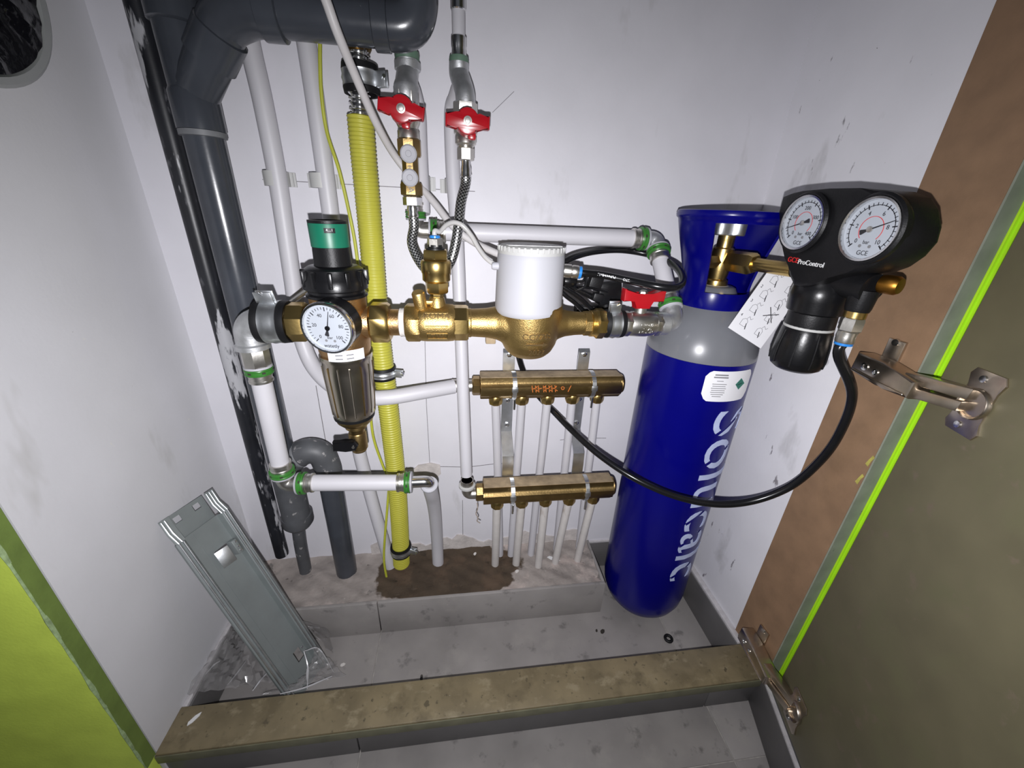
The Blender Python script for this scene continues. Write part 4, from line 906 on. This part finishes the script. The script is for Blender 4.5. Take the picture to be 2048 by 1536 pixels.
# lettering wrapped round the body, reading downwards
def wrap_gas(co):
    a = math.radians(21.0) + co.y / GR; return V((GX + (GR + co.z + .0002) * math.sin(a), GY - (GR + co.z + .0002) * math.cos(a), .540 - co.x))
bm = textmesh('Solucalc', .112, .0004, 'LEFT')
mx = max(v.co.x for v in bm.verts); k_ = .385 / mx
for v in bm.verts: v.co.x *= k_; v.co.y *= 1.0
bmesh.ops.triangulate(bm, faces=bm.faces[:]); bmesh.ops.subdivide_edges(bm, edges=[e for e in bm.edges if e.calc_length() > .006], cuts=3, use_grid_fill=True)
def cut(bm, p, nrm, half):
    for s in (-1, 1): bmesh.ops.bisect_plane(bm, geom=bm.verts[:] + bm.edges[:] + bm.faces[:], plane_co=V(p) + V(nrm) * half * s, plane_no=V(nrm))
    rm = [f for f in bm.faces if abs((f.calc_center_median() - V(p)).dot(V(nrm))) < half * .98 and abs(f.calc_center_median().x - p[0]) < .026]
    bmesh.ops.delete(bm, geom=rm, context='FACES')
xs = [.030, .086, .118, .165, .2130, .268, .3050, .352]
for i in (0, 1, 4, 5, 7): cut(bm, (mx * 0 + xs[i], .0, 0), V((.80, .6, 0)).normalized(), .0030)
for v in bm.verts: v.co = wrap_gas(v.co)
part('lettering', bm, 'lettering', t, 40)
# product label on the body
bm = NB(); a0, a1, z0, z1 = math.radians(-23), math.radians(33), .553, .604; n = 18; rows = []
for i in range(n + 1):
    a = a0 + (a1 - a0) * i / n; e = 4 * (i / n - .5) ** 2; zl = z0 + .012 * max(0, (abs(i / n - .5) - .38) / .12) ** 2; zh_ = z1 - .010 * max(0, (abs(i / n - .5) - .38) / .12) ** 2; r = GR + .0005
    rows.append((bm.verts.new((GX + r * math.sin(a), GY - r * math.cos(a), zl)), bm.verts.new((GX + r * math.sin(a), GY - r * math.cos(a), zh_))))
for p, q in zip(rows, rows[1:]): bm.faces.new((p[0], q[0], q[1], p[1]))
lb_ = part('product_label', bm, 'paper', t)
def gasq(adeg, z, wd, hh, m, nm, rot=0.):
    a = math.radians(adeg); d = V((math.sin(a), -math.cos(a), 0)); s = Z.cross(d).normalized(); c = V((GX, GY, z)) + d * (GR + .0008); u, v = s * math.cos(rot) + Z * math.sin(rot), Z * math.cos(rot) - s * math.sin(rot)
    return part(nm, box(NB(), c, (wd, hh, .0004), (u, v, d)), m, lb_)
for k, (z, w_) in enumerate(((.598, .020), (.594, .022), (.588, .010), (.583, .022), (.5795, .020), (.576, .023), (.5725, .021), (.569, .022), (.5655, .019), (.562, .014))): gasq(-8, z, w_, .0020 if k < 2 else .0009, 'ink_grey', 'print_line')
gasq(16, .582, .0135, .0135, 'label_green', 'hazard_diamond', math.pi / 4); gasq(16, .582, .010, .0012, 'ink', 'print_line', .2)

# ================================================================== REGULATOR
t = thing('gas_regulator', 'black twin-gauge pressure regulator screwed to the gas cylinder valve', 'regulator', (.445, -.26, .63))
FX = .4145; UXR, UZR = V((0, -1, 0)), Z
out = [(1563, 392), (1554, 425), (1556, 462), (1564, 492), (1569, 515), (1575, 552), (1584, 572), (1604, 577), (1630, 568), (1656, 556), (1692, 546), (1722, 543), (1748, 533), (1776, 512), (1800, 482), (1808, 450), (1804, 415), (1790, 392), (1762, 380), (1720, 376), (1660, 377), (1606, 382), (1580, 385)]
poly = []
for u, v in out: p = atx(u, v, FX); poly.append((-p.y, p.z))
bm = NB(); dep = .046; prism(bm, poly, (FX + dep / 2, 0, 0), UXR, UZR, dep, .006); hd = part('hood', bm, 'black_satin', t, 30)
0 and part('hood_visor', bx(NB(), FX - .004, FX + dep - .006, atx(1770, 381, FX).y, atx(1600, 382, FX).y, atx(1690, 377, FX).z - .001, atx(1690, 377, FX).z + .003, .0015), 'black_satin', hd)
for (u, v, nd, nums) in ((1607, 446, 197, ['0', '100', '200', '300', '400']), (1742, 459, 22, ['0', '2', '4', '6', '8', '10'])):
    c = atx(u, v, FX - .0025); part('gauge_lip', ringtube(NB(), [(.0310, -.004), (.0335, -.004), (.0345, .002), (.0325, .0042), (.0312, .0040)], c, (-1, 0, 0), 44), 'black_satin', t)
    gauge(t, c, (-1, 0, 0), Z, .0290, nd, ticks=26, numbers=nums, inner=.42, hub='nickel', depth=.012, needle_len=.84, brand='GCE')
text('brand_red', 'GCE', atx(1586, 520, FX - .0006), UXR, UZR, .0085, 'ink_red', hd, .0003); text('brand_white', 'ProControl', atx(1621, 527, FX - .0006), UXR, UZR, .0080, 'print_white', hd, .0003)
# inlet from the cylinder valve
ia, ib = V((GX + .002, GY, vz)), V((.432, -.200, .757)); idr = (ib - ia).normalized()
part('inlet_nut', lathe(NB(), [(.0120, .012), (.0155, .016), (.0158, .052), (.0130, .058)], ia, idr, 6, .2), 'brass', t)
part('inlet_stem', lathe(NB(), [(.0085, .050), (.0092, .058), (.0092, .115)], ia, idr, 20), 'brass', t)
# body, bonnet, knob below the hood
RBX, RBY = .447, -.243
part('body', lathe(NB(), [(.020, .748), (.024, .752), (.024, .790)], (RBX, RBY, 0), Z, 28), 'black_satin', t)
part('bonnet', lathe(NB(), [(.0240, .708), (.0305, .712), (.0318, .726), (.0325, .733), (.0310, .742), (.0260, .752)], (RBX, RBY, 0), Z, 16), 'black_plastic', t)
part('neck', lathe(NB(), [(.0270, .692), (.0275, .694), (.0265, .711)], (RBX, RBY, 0), Z, 28), 'black_satin', t)
part('scale_ring', lathe(NB(), [(.0270, .690), (.0279, .691), (.0279, .693), (.0270, .694)], (RBX, RBY, 0), Z, 36), 'clip_plastic', t)
kb = part('knob', lathe(NB(), [(.0230, .6345), (.0290, .639), (.0318, .648), (.0308, .668), (.0285, .687), (.0270, .691)], (RBX, RBY, 0), Z, 36), 'black_plastic', t)
for k in range(9):
    a = k * 2 * math.pi / 9 + .25; d = V((math.cos(a), math.sin(a), 0)); P = [V((RBX, RBY, z)) + d * r for r, z in ((.0310, .643), (.0322, .653), (.0311, .671), (.0285, .687))]; part('grip_groove', sweep(NB(), P, .0012, 6), 'black_satin', kb)
# outlet and safety cap
ox, oy = .450, -.2935
part('side_block', tube(NB(), [(RBX, RBY, .752), (.449, -.275, .752), (ox, oy - .008, .750)], .0165, 18), 'black_satin', t)
part('outlet_boss', lathe(NB(), [(.0115, .724), (.0125, .728), (.0140, .748)], (ox, oy, 0), Z, 20), 'black_satin', t)
part('outlet_adapter', lathe(NB(), [(.0100, .716), (.0108, .717), (.0108, .726)], (ox, oy, 0), Z, 20), 'brass', t)
part('outlet_nut', lathe(NB(), [(.0098, .700), (.0118, .702), (.0118, .714), (.0105, .717)], (ox, oy, 0), Z, 6, .4), 'nickel', t)
part('push_fitting', lathe(NB(), [(.0088, .686), (.0098, .688), (.0092, .694), (.0098, .700)], (ox, oy, 0), Z, 22), 'nickel', t)
part('blue_collar', lathe(NB(), [(.0068, .6835), (.0092, .684), (.0092, .6870), (.0075, .688)], (ox, oy, 0), Z, 22), 'blue_ring', t)
part('safety_cap', lathe(NB(), [(.0090, 0), (.0098, .004), (.0098, .014), (.0080, .017), (0, .0175)], (.453, oy - .012, .757), (.25, -.95, 0), 24), 'amber', t)
# supply hose
o0 = V((ox, oy, .688))
solo('gas_hose', tube(NB(), [o0, o0 - Z * .018] + pv((1704, 790, -.292), (1680, 865, -.285), (1640, 922, -.276), (1580, 973, -.262), (1505, 1002, -.246), (1430, 1008, -.232), (1350, 992, -.212), (1270, 957, -.182), (1200, 911, -.135), (1145, 862, -.085), (1108, 824, -.046), (1078, 793, -.0155), (1055, 760, -.0105), (1040, 722, -.018), (1036, 690, -.040), (1050, 640, -.070)) + [V((.150, -.085, .700)), V((.158, -.110, .735))], .0056, 14, 8), 'hose_black', 'long black hose sagging from the regulator across the blue cylinder to the meter', 'hose')
# instruction card hanging behind the regulator
ca, cb_, cc, cdd = at(1456, 655, -.176), at(1521, 697, -.186), at(1590, 590, -.176), at(1538, 520, -.165)
cux = (cb_ - ca).normalized(); cuy = (cdd - ca); cuy = (cuy - cux * cuy.dot(cux)).normalized(); CW, CH = (cb_ - ca).length, (cdd - ca).length
t = thing('instruction_card', 'white instruction card with small drawings hanging below the regulator', 'card', ca)
nn = cux.cross(cuy); 
if nn.y > 0: nn = -nn
part('card', box(NB(), ca + cux * CW / 2 + cuy * CH / 2, (CW, CH, .0006), (cux, cuy, cux.cross(cuy)), 0), 'paper', t)
dl = []
for r in range(4):
    for c_ in range(2):
        x0, y0 = CW * (.18 + .45 * c_), CH * (.12 + .22 * r)
        dl += [[(x0, y0), (x0, y0 + .008), (x0 + .003, y0 + .011), (x0 + .006, y0 + .011), (x0 + .009, y0 + .008), (x0 + .009, y0), (x0, y0)], [(x0 + .005, y0 + .012), (x0 + .007, y0 + .016), (x0 + .011, y0 + .013), (x0 + .013, y0 + .016)]]
part('drawing', strokes(NB(), dl, ca + nn * .0003, cux, cuy, .00045, .0003), 'ink_grey', t)
dl2 = [[(CW * .55, CH * .38), (CW * .85, CH * .50)], [(CW * .58, CH * .52), (CW * .82, CH * .36)]] + [[(CW * (.32 + .40 * c_), CH * (.17 + .22 * r)), (CW * (.36 + .40 * c_), CH * (.10 + .22 * r))] for r in range(4) for c_ in range(2)]
part('drawing_marks', strokes(NB(), dl2, ca + nn * .0003, cux, cuy, .0011, .0003), 'ink', t)
for k, s in enumerate('4321'): text('step_number', s, ca + cux * CW * .09 + cuy * CH * (.24 + .22 * k) + nn * .0004, cux if nn.dot(cux.cross(cuy)) > 0 else -cux, cuy, .006, 'ink', t, .0001)

# ================================================================== BLACK LOOP, COUPLING AND SOLENOID RIGHT OF THE METER
qy = -.128
qc = at(1127, 541, qy); qd = (at(1160, 545, qy - .003) - qc).normalized()
t = thing('push_fitting', 'nickel push fitting with blue collar right of the meter head', 'fitting', qc)
part('body', lathe(NB(), [(.0090, 0), (.0095, .002), (.0095, .010), (.0082, .011), (.0092, .013), (.0092, .020), (.0080, .022)], qc, qd, 20), 'nickel', t)
part('blue_collar', lathe(NB(), [(.0075, .021), (.0088, .022), (.0088, .025), (.0070, .026)], qc, qd, 20), 'blue_ring', t)
q1 = qc + qd * .024
solo('air_hose', tube(NB(), [q1, q1 + qd * .01] + pv((1205, 550, -.132), (1262, 562, -.150), (1310, 572, -.172), (1345, 576, -.178), (1363, 569, -.168), (1364, 552, -.145), (1350, 533, -.110), (1325, 519, -.075), (1290, 507, -.048), (1240, 500, -.040), (1190, 503, -.060), (1150, 513, -.090), (1122, 528, -.105), (1110, 540, -.110)), .0050, 14, 8), 'hose_black', 'black air hose looped around the slanting white riser', 'hose')
sy = -.085
t = thing('solenoid_valve', 'black solenoid coil with cables behind the right clamp', 'valve', at(1215, 610, sy))
c = at(1214, 583, sy); part('coil', box(NB(), c, (.036, .034, .034), (V((.95, 0, .15)).normalized(), Y, V((-.15, 0, .95)).normalized()), .003), 'black_plastic', t)
c = at(1190, 566, sy - .022); part('connector', box(NB(), c, (.020, .014, .020), (V((.97, 0, -.2)).normalized(), Y, V((.2, 0, .97)).normalized()), .002), 'black_satin', t)
c = at(1195, 594, sy - .020); part('connector', box(NB(), c, (.016, .012, .012), (V((.97, 0, -.2)).normalized(), Y, V((.2, 0, .97)).normalized()), .002), 'black_satin', t)
part('stem', lathe(NB(), [(.0130, 0), (.0130, .022)], at(1210, 625, sy), Z, 20), 'black_plastic', t)
part('foot', box(NB(), at(1195, 618, sy + .01), (.075, .020, .012), None, .002), 'black_satin', t)
part('gland', lathe(NB(), [(.0075, 0), (.0085, .004), (.0085, .014), (.0060, .018)], at(1128, 562, -.120), X, 10), 'black_plastic', t)
solo('sensor_cable', tube(NB(), pv((1142, 562, -.122), (1165, 562, -.125), (1172, 552, -.128), (1170, 572, -.130), (1155, 580, -.128), (1150, 572, -.124), (1180, 576, -.115), (1215, 583, -.112)), .0020, 8), 'hose_black', 'thin black cable curling between the meter head and the solenoid', 'cable')
for k, (pp, lbl) in enumerate(((((1118, 568, -.112), (1140, 582, -.114), (1162, 598, -.112), (1182, 618, -.105)), 'upper black cable running down behind the meter outlet'), (((1114, 574, -.106), (1132, 592, -.108), (1150, 606, -.106), (1166, 622, -.100)), 'lower black cable running down behind the meter outlet'), (((1112, 560, -.098), (1150, 577, -.098), (1190, 597, -.096)), 'thick black cable reaching from the meter head to the solenoid'))):
    solo('signal_cable', tube(NB(), pv(*pp), .0034 if k < 2 else .0046, 10), 'hose_black', lbl, 'cable')
def hose_print(s, u, v, y, u2, v2, y2):
    a, b = at(u, v, y), at(u2, v2, y2); d = (a - b).normalized(); toc = (CAM - a).normalized(); n_ = (toc - d * toc.dot(d)).normalized(); o = bpy.data.objects['air_hose']
    WL[o.name] = o.location.copy(); text('print', s, (a + b) / 2 + n_ * .0051, d, n_.cross(d), .0048, 'print_white', o, .0001)
hose_print('PUN-H-8x1,25', 1195, 548, -.1305, 1226, 554, -.138); hose_print('FESTO', 1248, 559, -.145, 1264, 562, -.150)

# ================================================================== HINGES
def hinge(label, dz):
    dz = V((0, 0, dz)); A = atx(1726, 722, .5095); B = atx(1842, 782, .500); D = ondoor(1936, 800) + DN * .004
    t = thing('cabinet_hinge', label, 'hinge', A + dz, 'nickel hinges on the right jamb'); d = (B - A).normalized(); s = d.cross(X).normalized()
    if s.z < 0: s = -s
    n_ = s.cross(d).normalized()
    if n_.x > 0: n_ = -n_
    mc = V((XR - .0025, -.2995, .668))
    part('mounting_plate', box(NB(), mc + dz + V((0, .004, -.006)), (.004, .020, .056), None, .001), 'hinge_steel', t)
    for zz in (.019, -.026): part('plate_screw', lathe(NB(), [(.0045, 0), (.0040, .0020), (.0015, .0022)], mc + dz + V((-.002, .004, zz)), -X, 14), 'chrome', t)
    L_ = (B - A).length
    bm = NB(); prism(bm, [(0, -.013), (L_ * .50, -.015), (L_ * .62, -.0105), (L_, -.0105), (L_, .0105), (L_ * .62, .0115), (L_ * .45, .014), (0, .012)], A + dz, d, s, .024, .003); arm = part('arm', bm, 'hinge_steel', t)
    for q, r in ((.22, .0048), (.42, .0036)): part('adjust_screw', lathe(NB(), [(r, 0), (r, .0015), (r * .5, .0018), (r * .4, .0005)], A + dz + d * L_ * q + n_ * .0115, n_, 14), 'chrome', arm)
    bm = NB(); prism(bm, [(L_ * .05, -.0115), (L_ * .6, -.0105), (L_ * .95, -.0085), (L_ * .95, -.0065), (L_ * .6, -.008), (L_ * .05, -.009)], A + dz + n_ * .009, d, s, .010, .0008); part('arm_rail', bm, 'hinge_steel', arm)
    e = (D - B).normalized(); se = e.cross(n_).normalized()
    for k, (o_, w_) in enumerate(((.0075, .012), (-.0065, .011))):
        bm = NB(); box(bm, (A + d * L_ * .80 + D) / 2 + dz + s * o_ + n_ * (.001 if k else -.002), ((D - A - d * L_ * .80).length + .010, w_, .013), ((D - A - d * L_ * .80).normalized(), s, n_), .001); part('link', bm, 'hinge_steel', t)
    part('pivot', lathe(NB(), [(.0035, -.012), (.0035, .012)], A + d * L_ * .80 + dz, s, 14), 'chrome', t)
    cf = D + dz
    bm = NB(); prism(bm, [(-.018, -.033), (.012, -.033), (.016, -.026), (.012, -.016), (.012, .016), (.016, .026), (.012, .033), (-.018, .033), (-.022, .026), (-.018, .016), (-.018, -.016), (-.022, -.026)], cf - DN * .0030 + DD * .012, DD, Z, .0022, .0006); part('cup_flange', bm, 'hinge_steel', t)
    part('cup', ringtube(NB(), [(.0135, 0), (.0160, 0), (.0160, .0030), (.0150, .0045), (.0135, .0035)], cf - DN * .0030 + DD * .010, DN, 28), 'hinge_steel', t)
    for zz in (-.025, .025): part('flange_screw', lathe(NB(), [(.0040, 0), (.0034, .0018), (.0012, .002)], cf - DN * .0022 + DD * .006 + Z * zz, DN, 14), 'chrome', t)
hinge('bright nickel cabinet hinge at mid height beside the regulator hose', 0.)
hinge('nickel cabinet hinge at the foot of the brown jamb', -.528)

# ================================================================== SHEET METAL CHANNEL AND BAG
PC = V((-.351, -.181, .191)); PU = V((.336, .941, -.05)).normalized(); PL = V((-.37, .18, .911)); PL = (PL - PU * PL.dot(PU)).normalized(); PN = PU.cross(PL)
if PN.x < 0: PN = -PN
t = thing('metal_channel', 'galvanized sheet metal channel leaning on the left wall', 'channel', PC - PL * .2)
def PP(u, l, n): return PC + PU * u + PL * l + PN * n
prof = [(-.0440, .0005), (-.0440, .0045), (-.0420, .0062), (-.0395, .0062), (-.0378, .0045), (-.0365, .0045), (-.0348, .0062), (-.0325, .0062), (-.0308, .0045), (-.0290, -.0050)]
prf = prof + [(-a, b) for a, b in prof[::-1]]; prf[-1] = (.0440, -.0220)
def hem(seq, l0, l1, k0=1., sh=0.):
    bm = NB(); g = []
    for l in (l0, l1):
        g.append([bm.verts.new(PP(u * k0, l, n + sh)) for u, n in seq])
    for i in range(len(seq) - 1): bm.faces.new((g[0][i], g[0][i + 1], g[1][i + 1], g[1][i]))
    bmesh.ops.recalc_face_normals(bm, faces=bm.faces[:]); bmesh.ops.solidify(bm, geom=bm.faces[:], thickness=.0009); return bm
part('left_rim', hem(prf[:10], -.198, .160), 'sheet_steel', t, 20); part('right_rim', hem(prf[10:], -.198, .160), 'sheet_steel', t, 20)
for u in (-.0405, -.0340, .0340, .0405): part('hem', sweep(NB(), [PP(u, -.197, .0058), PP(u, 0, .0058), PP(u, .160, .0058)], .0017, 10), 'zinc', t)
# web built round its two openings
def plate(nm, u0, u1, l0, l1, n=-.0055, th=.0010, m='sheet_steel'): return part(nm, box(NB(), PP((u0 + u1) / 2, (l0 + l1) / 2, n), (u1 - u0, l1 - l0, th), (PU, PL, PN)), m, t)
ho = [(-.004, .018, .080, .112), (.006, .020, -.150, -.128)]
plate('web', -.029, .029, .112, .160); plate('web', -.029, -.004, .080, .112); plate('web', .018, .029, .080, .112)
plate('web', -.029, .029, -.128, .080); plate('web', -.029, .006, -.150, -.128); plate('web', .020, .029, -.150, -.128); plate('web', -.029, .029, -.198, -.150)
plate('crease', -.0135, -.0125, -.19, .155, -.0049, .0008)
# stepped-in top end with its flange and slots
for sgn in (-1, 1):
    bm = NB(); q = [PP(sgn * .0440, .160, .0045), PP(sgn * .0300, .160, .0045), PP(sgn * .0280, .178, -.0015), PP(sgn * .0430, .178, -.0015)]; bm.faces.new([bm.verts.new(p) for p in q])
    q = [PP(sgn * .0430, .178, -.0015), PP(sgn * .0280, .178, -.0015), PP(sgn * .0280, .202, -.0015), PP(sgn * .0430, .202, -.0015)]; bm.faces.new([bm.verts.new(p) for p in q])
    bmesh.ops.remove_doubles(bm, verts=bm.verts[:], dist=1e-5); bmesh.ops.recalc_face_normals(bm, faces=bm.faces[:]); bmesh.ops.solidify(bm, geom=bm.faces[:], thickness=.0009); part('end_tab', bm, 'sheet_steel', t)
for u in (-.0405, -.0355, .0305, .0355, .0405): part('end_rib', sweep(NB(), [PP(u, .160, .0060), PP(u, .168, .003), PP(u, .178, -.0005), PP(u, .200, -.0005)], .0014, 8), 'zinc', t)
plate('end_flange', -.029, .029, .158, .184, -.0100); plate('end_flange', -.029, .029, .194, .200, -.0100)
for a, b in ((-.029, -.022), (-.011, .009), (.020, .029)): plate('end_flange', a, b, .184, .194, -.0100)
# folded clip over the upper opening
c_ = (PN * .9 + PL * .25 - PU * .35).normalized()
bm = NB(); box(bm, PP(.001, .097, .0035), (.0012, .030, .020), (c_, PL, c_.cross(PL).normalized()), .0003); part('clip_plate', bm, 'zinc', t)
part('clip_arm', box(NB(), PP(.0205, .100, .004), (.009, .026, .012), (PU, PL, PN), .001), 'sheet_steel', t)
for l in (.092, .100, .109): part('rivet', lathe(NB(), [(.0020, 0), (.0018, .0010), (0, .0014)], PP(.0215, l, .010), PN, 10), 'chrome', t)
for l in (-.135, -.145): part('rivet', lathe(NB(), [(.0022, 0), (.0018, .0010), (0, .0014)], PP(.0245, l, -.005), PN, 10), 'chrome', t)

def film(bm, c00, c10, c01, c11, nu, nv, amp, seed, up):
    rnd = random.Random(seed); waves = [(rnd.uniform(3, 26), rnd.uniform(3, 26), rnd.uniform(0, 6.28), rnd.uniform(.3, 1)) for _ in range(12)]; g = []; up = V(up)
    for j in range(nv + 1):
        row = []
        for i in range(nu + 1):
            s, q = i / nu, j / nv; p = (V(c00) * (1 - s) + V(c10) * s) * (1 - q) + (V(c01) * (1 - s) + V(c11) * s) * q
            h = sum(w * abs(math.sin(a * s + b * q + c)) / (1 + .12 * (a + b) / 2) for a, b, c, w in waves) / 3.2
            row.append(bm.verts.new(p + up * amp * h + V((rnd.uniform(-1, 1), rnd.uniform(-1, 1), rnd.uniform(0, 1))) * .0016))
        g.append(row)
    for j in range(nv):
        for i in range(nu): bm.faces.new((g[j][i], g[j][i + 1], g[j + 1][i + 1], g[j + 1][i]))
t = thing('plastic_bag', 'crumpled clear plastic bag around the foot of the metal channel', 'bag', (-.33, -.2, 0))
bm = NB(); film(bm, atz(372, 1408, .058), atz(560, 1378, .030), V((-.424, -.150, .072)), atz(520, 1255, .030), 22, 16, .044, 3, (.1, -.1, 1)); part('crumpled_sheet', bm, 'film_clear', t, 25)
ap = PP(.006, -.128, .012); bm = NB(); film(bm, atz(515, 1388, .052), atz(682, 1352, .012), PP(-.030, -.165, .012), PP(.026, -.140, .014), 18, 14, .018, 9, PN); part('crumpled_sheet', bm, 'film_clear', t, 25)
bm = NB(); film(bm, PP(.046, -.120, .0), atz(668, 1315, .020), PP(.046, -.100, -.010), atz(660, 1262, .010), 8, 8, .014, 5, (0, -.2, 1)); part('crumpled_sheet', bm, 'film_clear', t, 25)

for k, q in enumerate(([PP(.010, -.128, .018), PP(-.004, -.150, .026), PP(-.022, -.176, .024)], [PP(.012, -.130, .017), PP(.030, -.150, .022), atz(668, 1345, .020)], [atz(560, 1388, .060), atz(610, 1375, .050), atz(664, 1352, .036)],
                       [atz(410, 1350, .075), atz(428, 1330, .080), atz(440, 1322, .078)], [atz(455, 1370, .060), atz(475, 1345, .066), atz(492, 1322, .060)], [PP(.046, -.112, .006), atz(640, 1256, .030), atz(664, 1262, .018)], [atz(505, 1382, .062), atz(520, 1362, .066), atz(534, 1346, .062)], [PP(-.006, -.150, .026), PP(-.014, -.158, .028), PP(-.018, -.170, .026)])):
    part('crease', sweep(NB(), spline(q, 6), lambda i, l: .0006 + .0007 * math.sin(min(1, i / 12) * 3.14), 6), 'film_glint', t)  # thin pale strips added as painted highlights on the bag's folds

# ================================================================== DUCT OPENING
t = thing('duct_opening', 'round duct opening stuffed with shiny black film high on the left wall', 'duct', (XL, HC[0], HC[1] - HR))
part('rim', ringtube(NB(), [(HR - .003, -.030), (HR + .008, -.0005), (HR + .008, .002), (HR + .005, .0040), (HR - .001, .0030), (HR - .003, -.004)], (XL, HC[0], HC[1]), X, 64), 'duct_rim', t)
bm = NB(); rnd = random.Random(4); nr, na = 22, 72; wv = [(rnd.uniform(20, 110), rnd.uniform(20, 110), rnd.uniform(0, 6)) for _ in range(9)]; rings = []
for k in range(nr + 1):
    r = (HR - .003) * k / nr; rg = []
    for i in range(na if k else 1):
        a = 2 * math.pi * i / na; yy, zz = HC[0] + r * math.cos(a), HC[1] + r * math.sin(a); h = sum(abs(math.sin(p * yy + q * zz + c)) for p, q, c in wv) / 9 - .5
        rg.append(bm.verts.new((XL + .001 + .022 * h * (1 - .6 * (k / nr) ** 4), yy, zz)))
    rings.append(rg)
for i in range(na): bm.faces.new((rings[0][0], rings[1][i], rings[1][(i + 1) % na]))
for k in range(1, nr):
    for i in range(na): bm.faces.new((rings[k][i], rings[k + 1][i], rings[k + 1][(i + 1) % na], rings[k][(i + 1) % na]))
part('black_film', bm, 'film_black', t, 25)

# ================================================================== SMALL THINGS ON THE FLOOR
c = atz(1337, 1277, .003); solo('rubber_ring', torus(NB(), c, Z, .0068, .0030, 28, 10), 'rubber', 'small black rubber ring lying on the tile in front of the gas cylinder', 'ring')
def shard(name, u, v, z, L_, w_, rot, m, label, cat, th=.0015):
    c = atz(u, v, z); rnd = random.Random(u * 7 + v); d = V((math.cos(rot), math.sin(rot), 0)); bm = NB()
    prism(bm, [(-L_ / 2, -w_ * .2), (-L_ * .2, -w_ / 2), (L_ * .3, -w_ * .35), (L_ / 2, w_ * .1), (L_ * .15, w_ / 2), (-L_ * .35, w_ * .4)], c + Z * th / 2, d, Z.cross(d), th); return solo(name, bm, m, label, cat)
shard('plaster_chip', 1107, 1118, .0905, .030, .009, -.5, 'print_white', 'long white plaster chip on the step between the thin pipes', 'chip')
shard('plaster_chip', 1034, 1143, .0905, .010, .007, .4, 'ptfe', 'round plaster crumb at the right edge of the damp patch', 'chip')
shard('plaster_chip', 950, 1108, .0905, .009, .006, .9, 'ptfe', 'plaster crumb on the damp patch below the hemp thread', 'chip')
shard('plaster_chip', 389, 1438, .0803, .020, .006, .9, 'print_white', 'long pale chip on the stone threshold at the left', 'chip')
shard('plaster_chip', 334, 1447, .0803, .014, .010, .2, 'ptfe', 'pale crumb at the far left end of the stone threshold', 'chip')
shard('plaster_chip', 686, 1330, .0003, .010, .006, .2, 'ptfe', 'pale crumb on the tile right of the plastic bag', 'chip')
shard('grit', 1205, 1264, .0003, .010, .007, .3, 'dark_grit', 'dark lump of grit on the tile left of the gas cylinder base', 'grit', .004)
shard('grit', 1193, 1262, .0003, .005, .004, 1.3, 'dark_grit', 'smaller dark grit grain beside the dark lump on the tile', 'grit', .003)
c = atz(845, 1352, .062); solo('cable_tie_end', lathe(NB(), [(.0022, 0), (.0022, .018), (.0012, .020)], V((c.x, -.2655, .062)), Z, 8), 'rubber', 'short black cable tie end sticking up behind the stone threshold', 'cable tie')
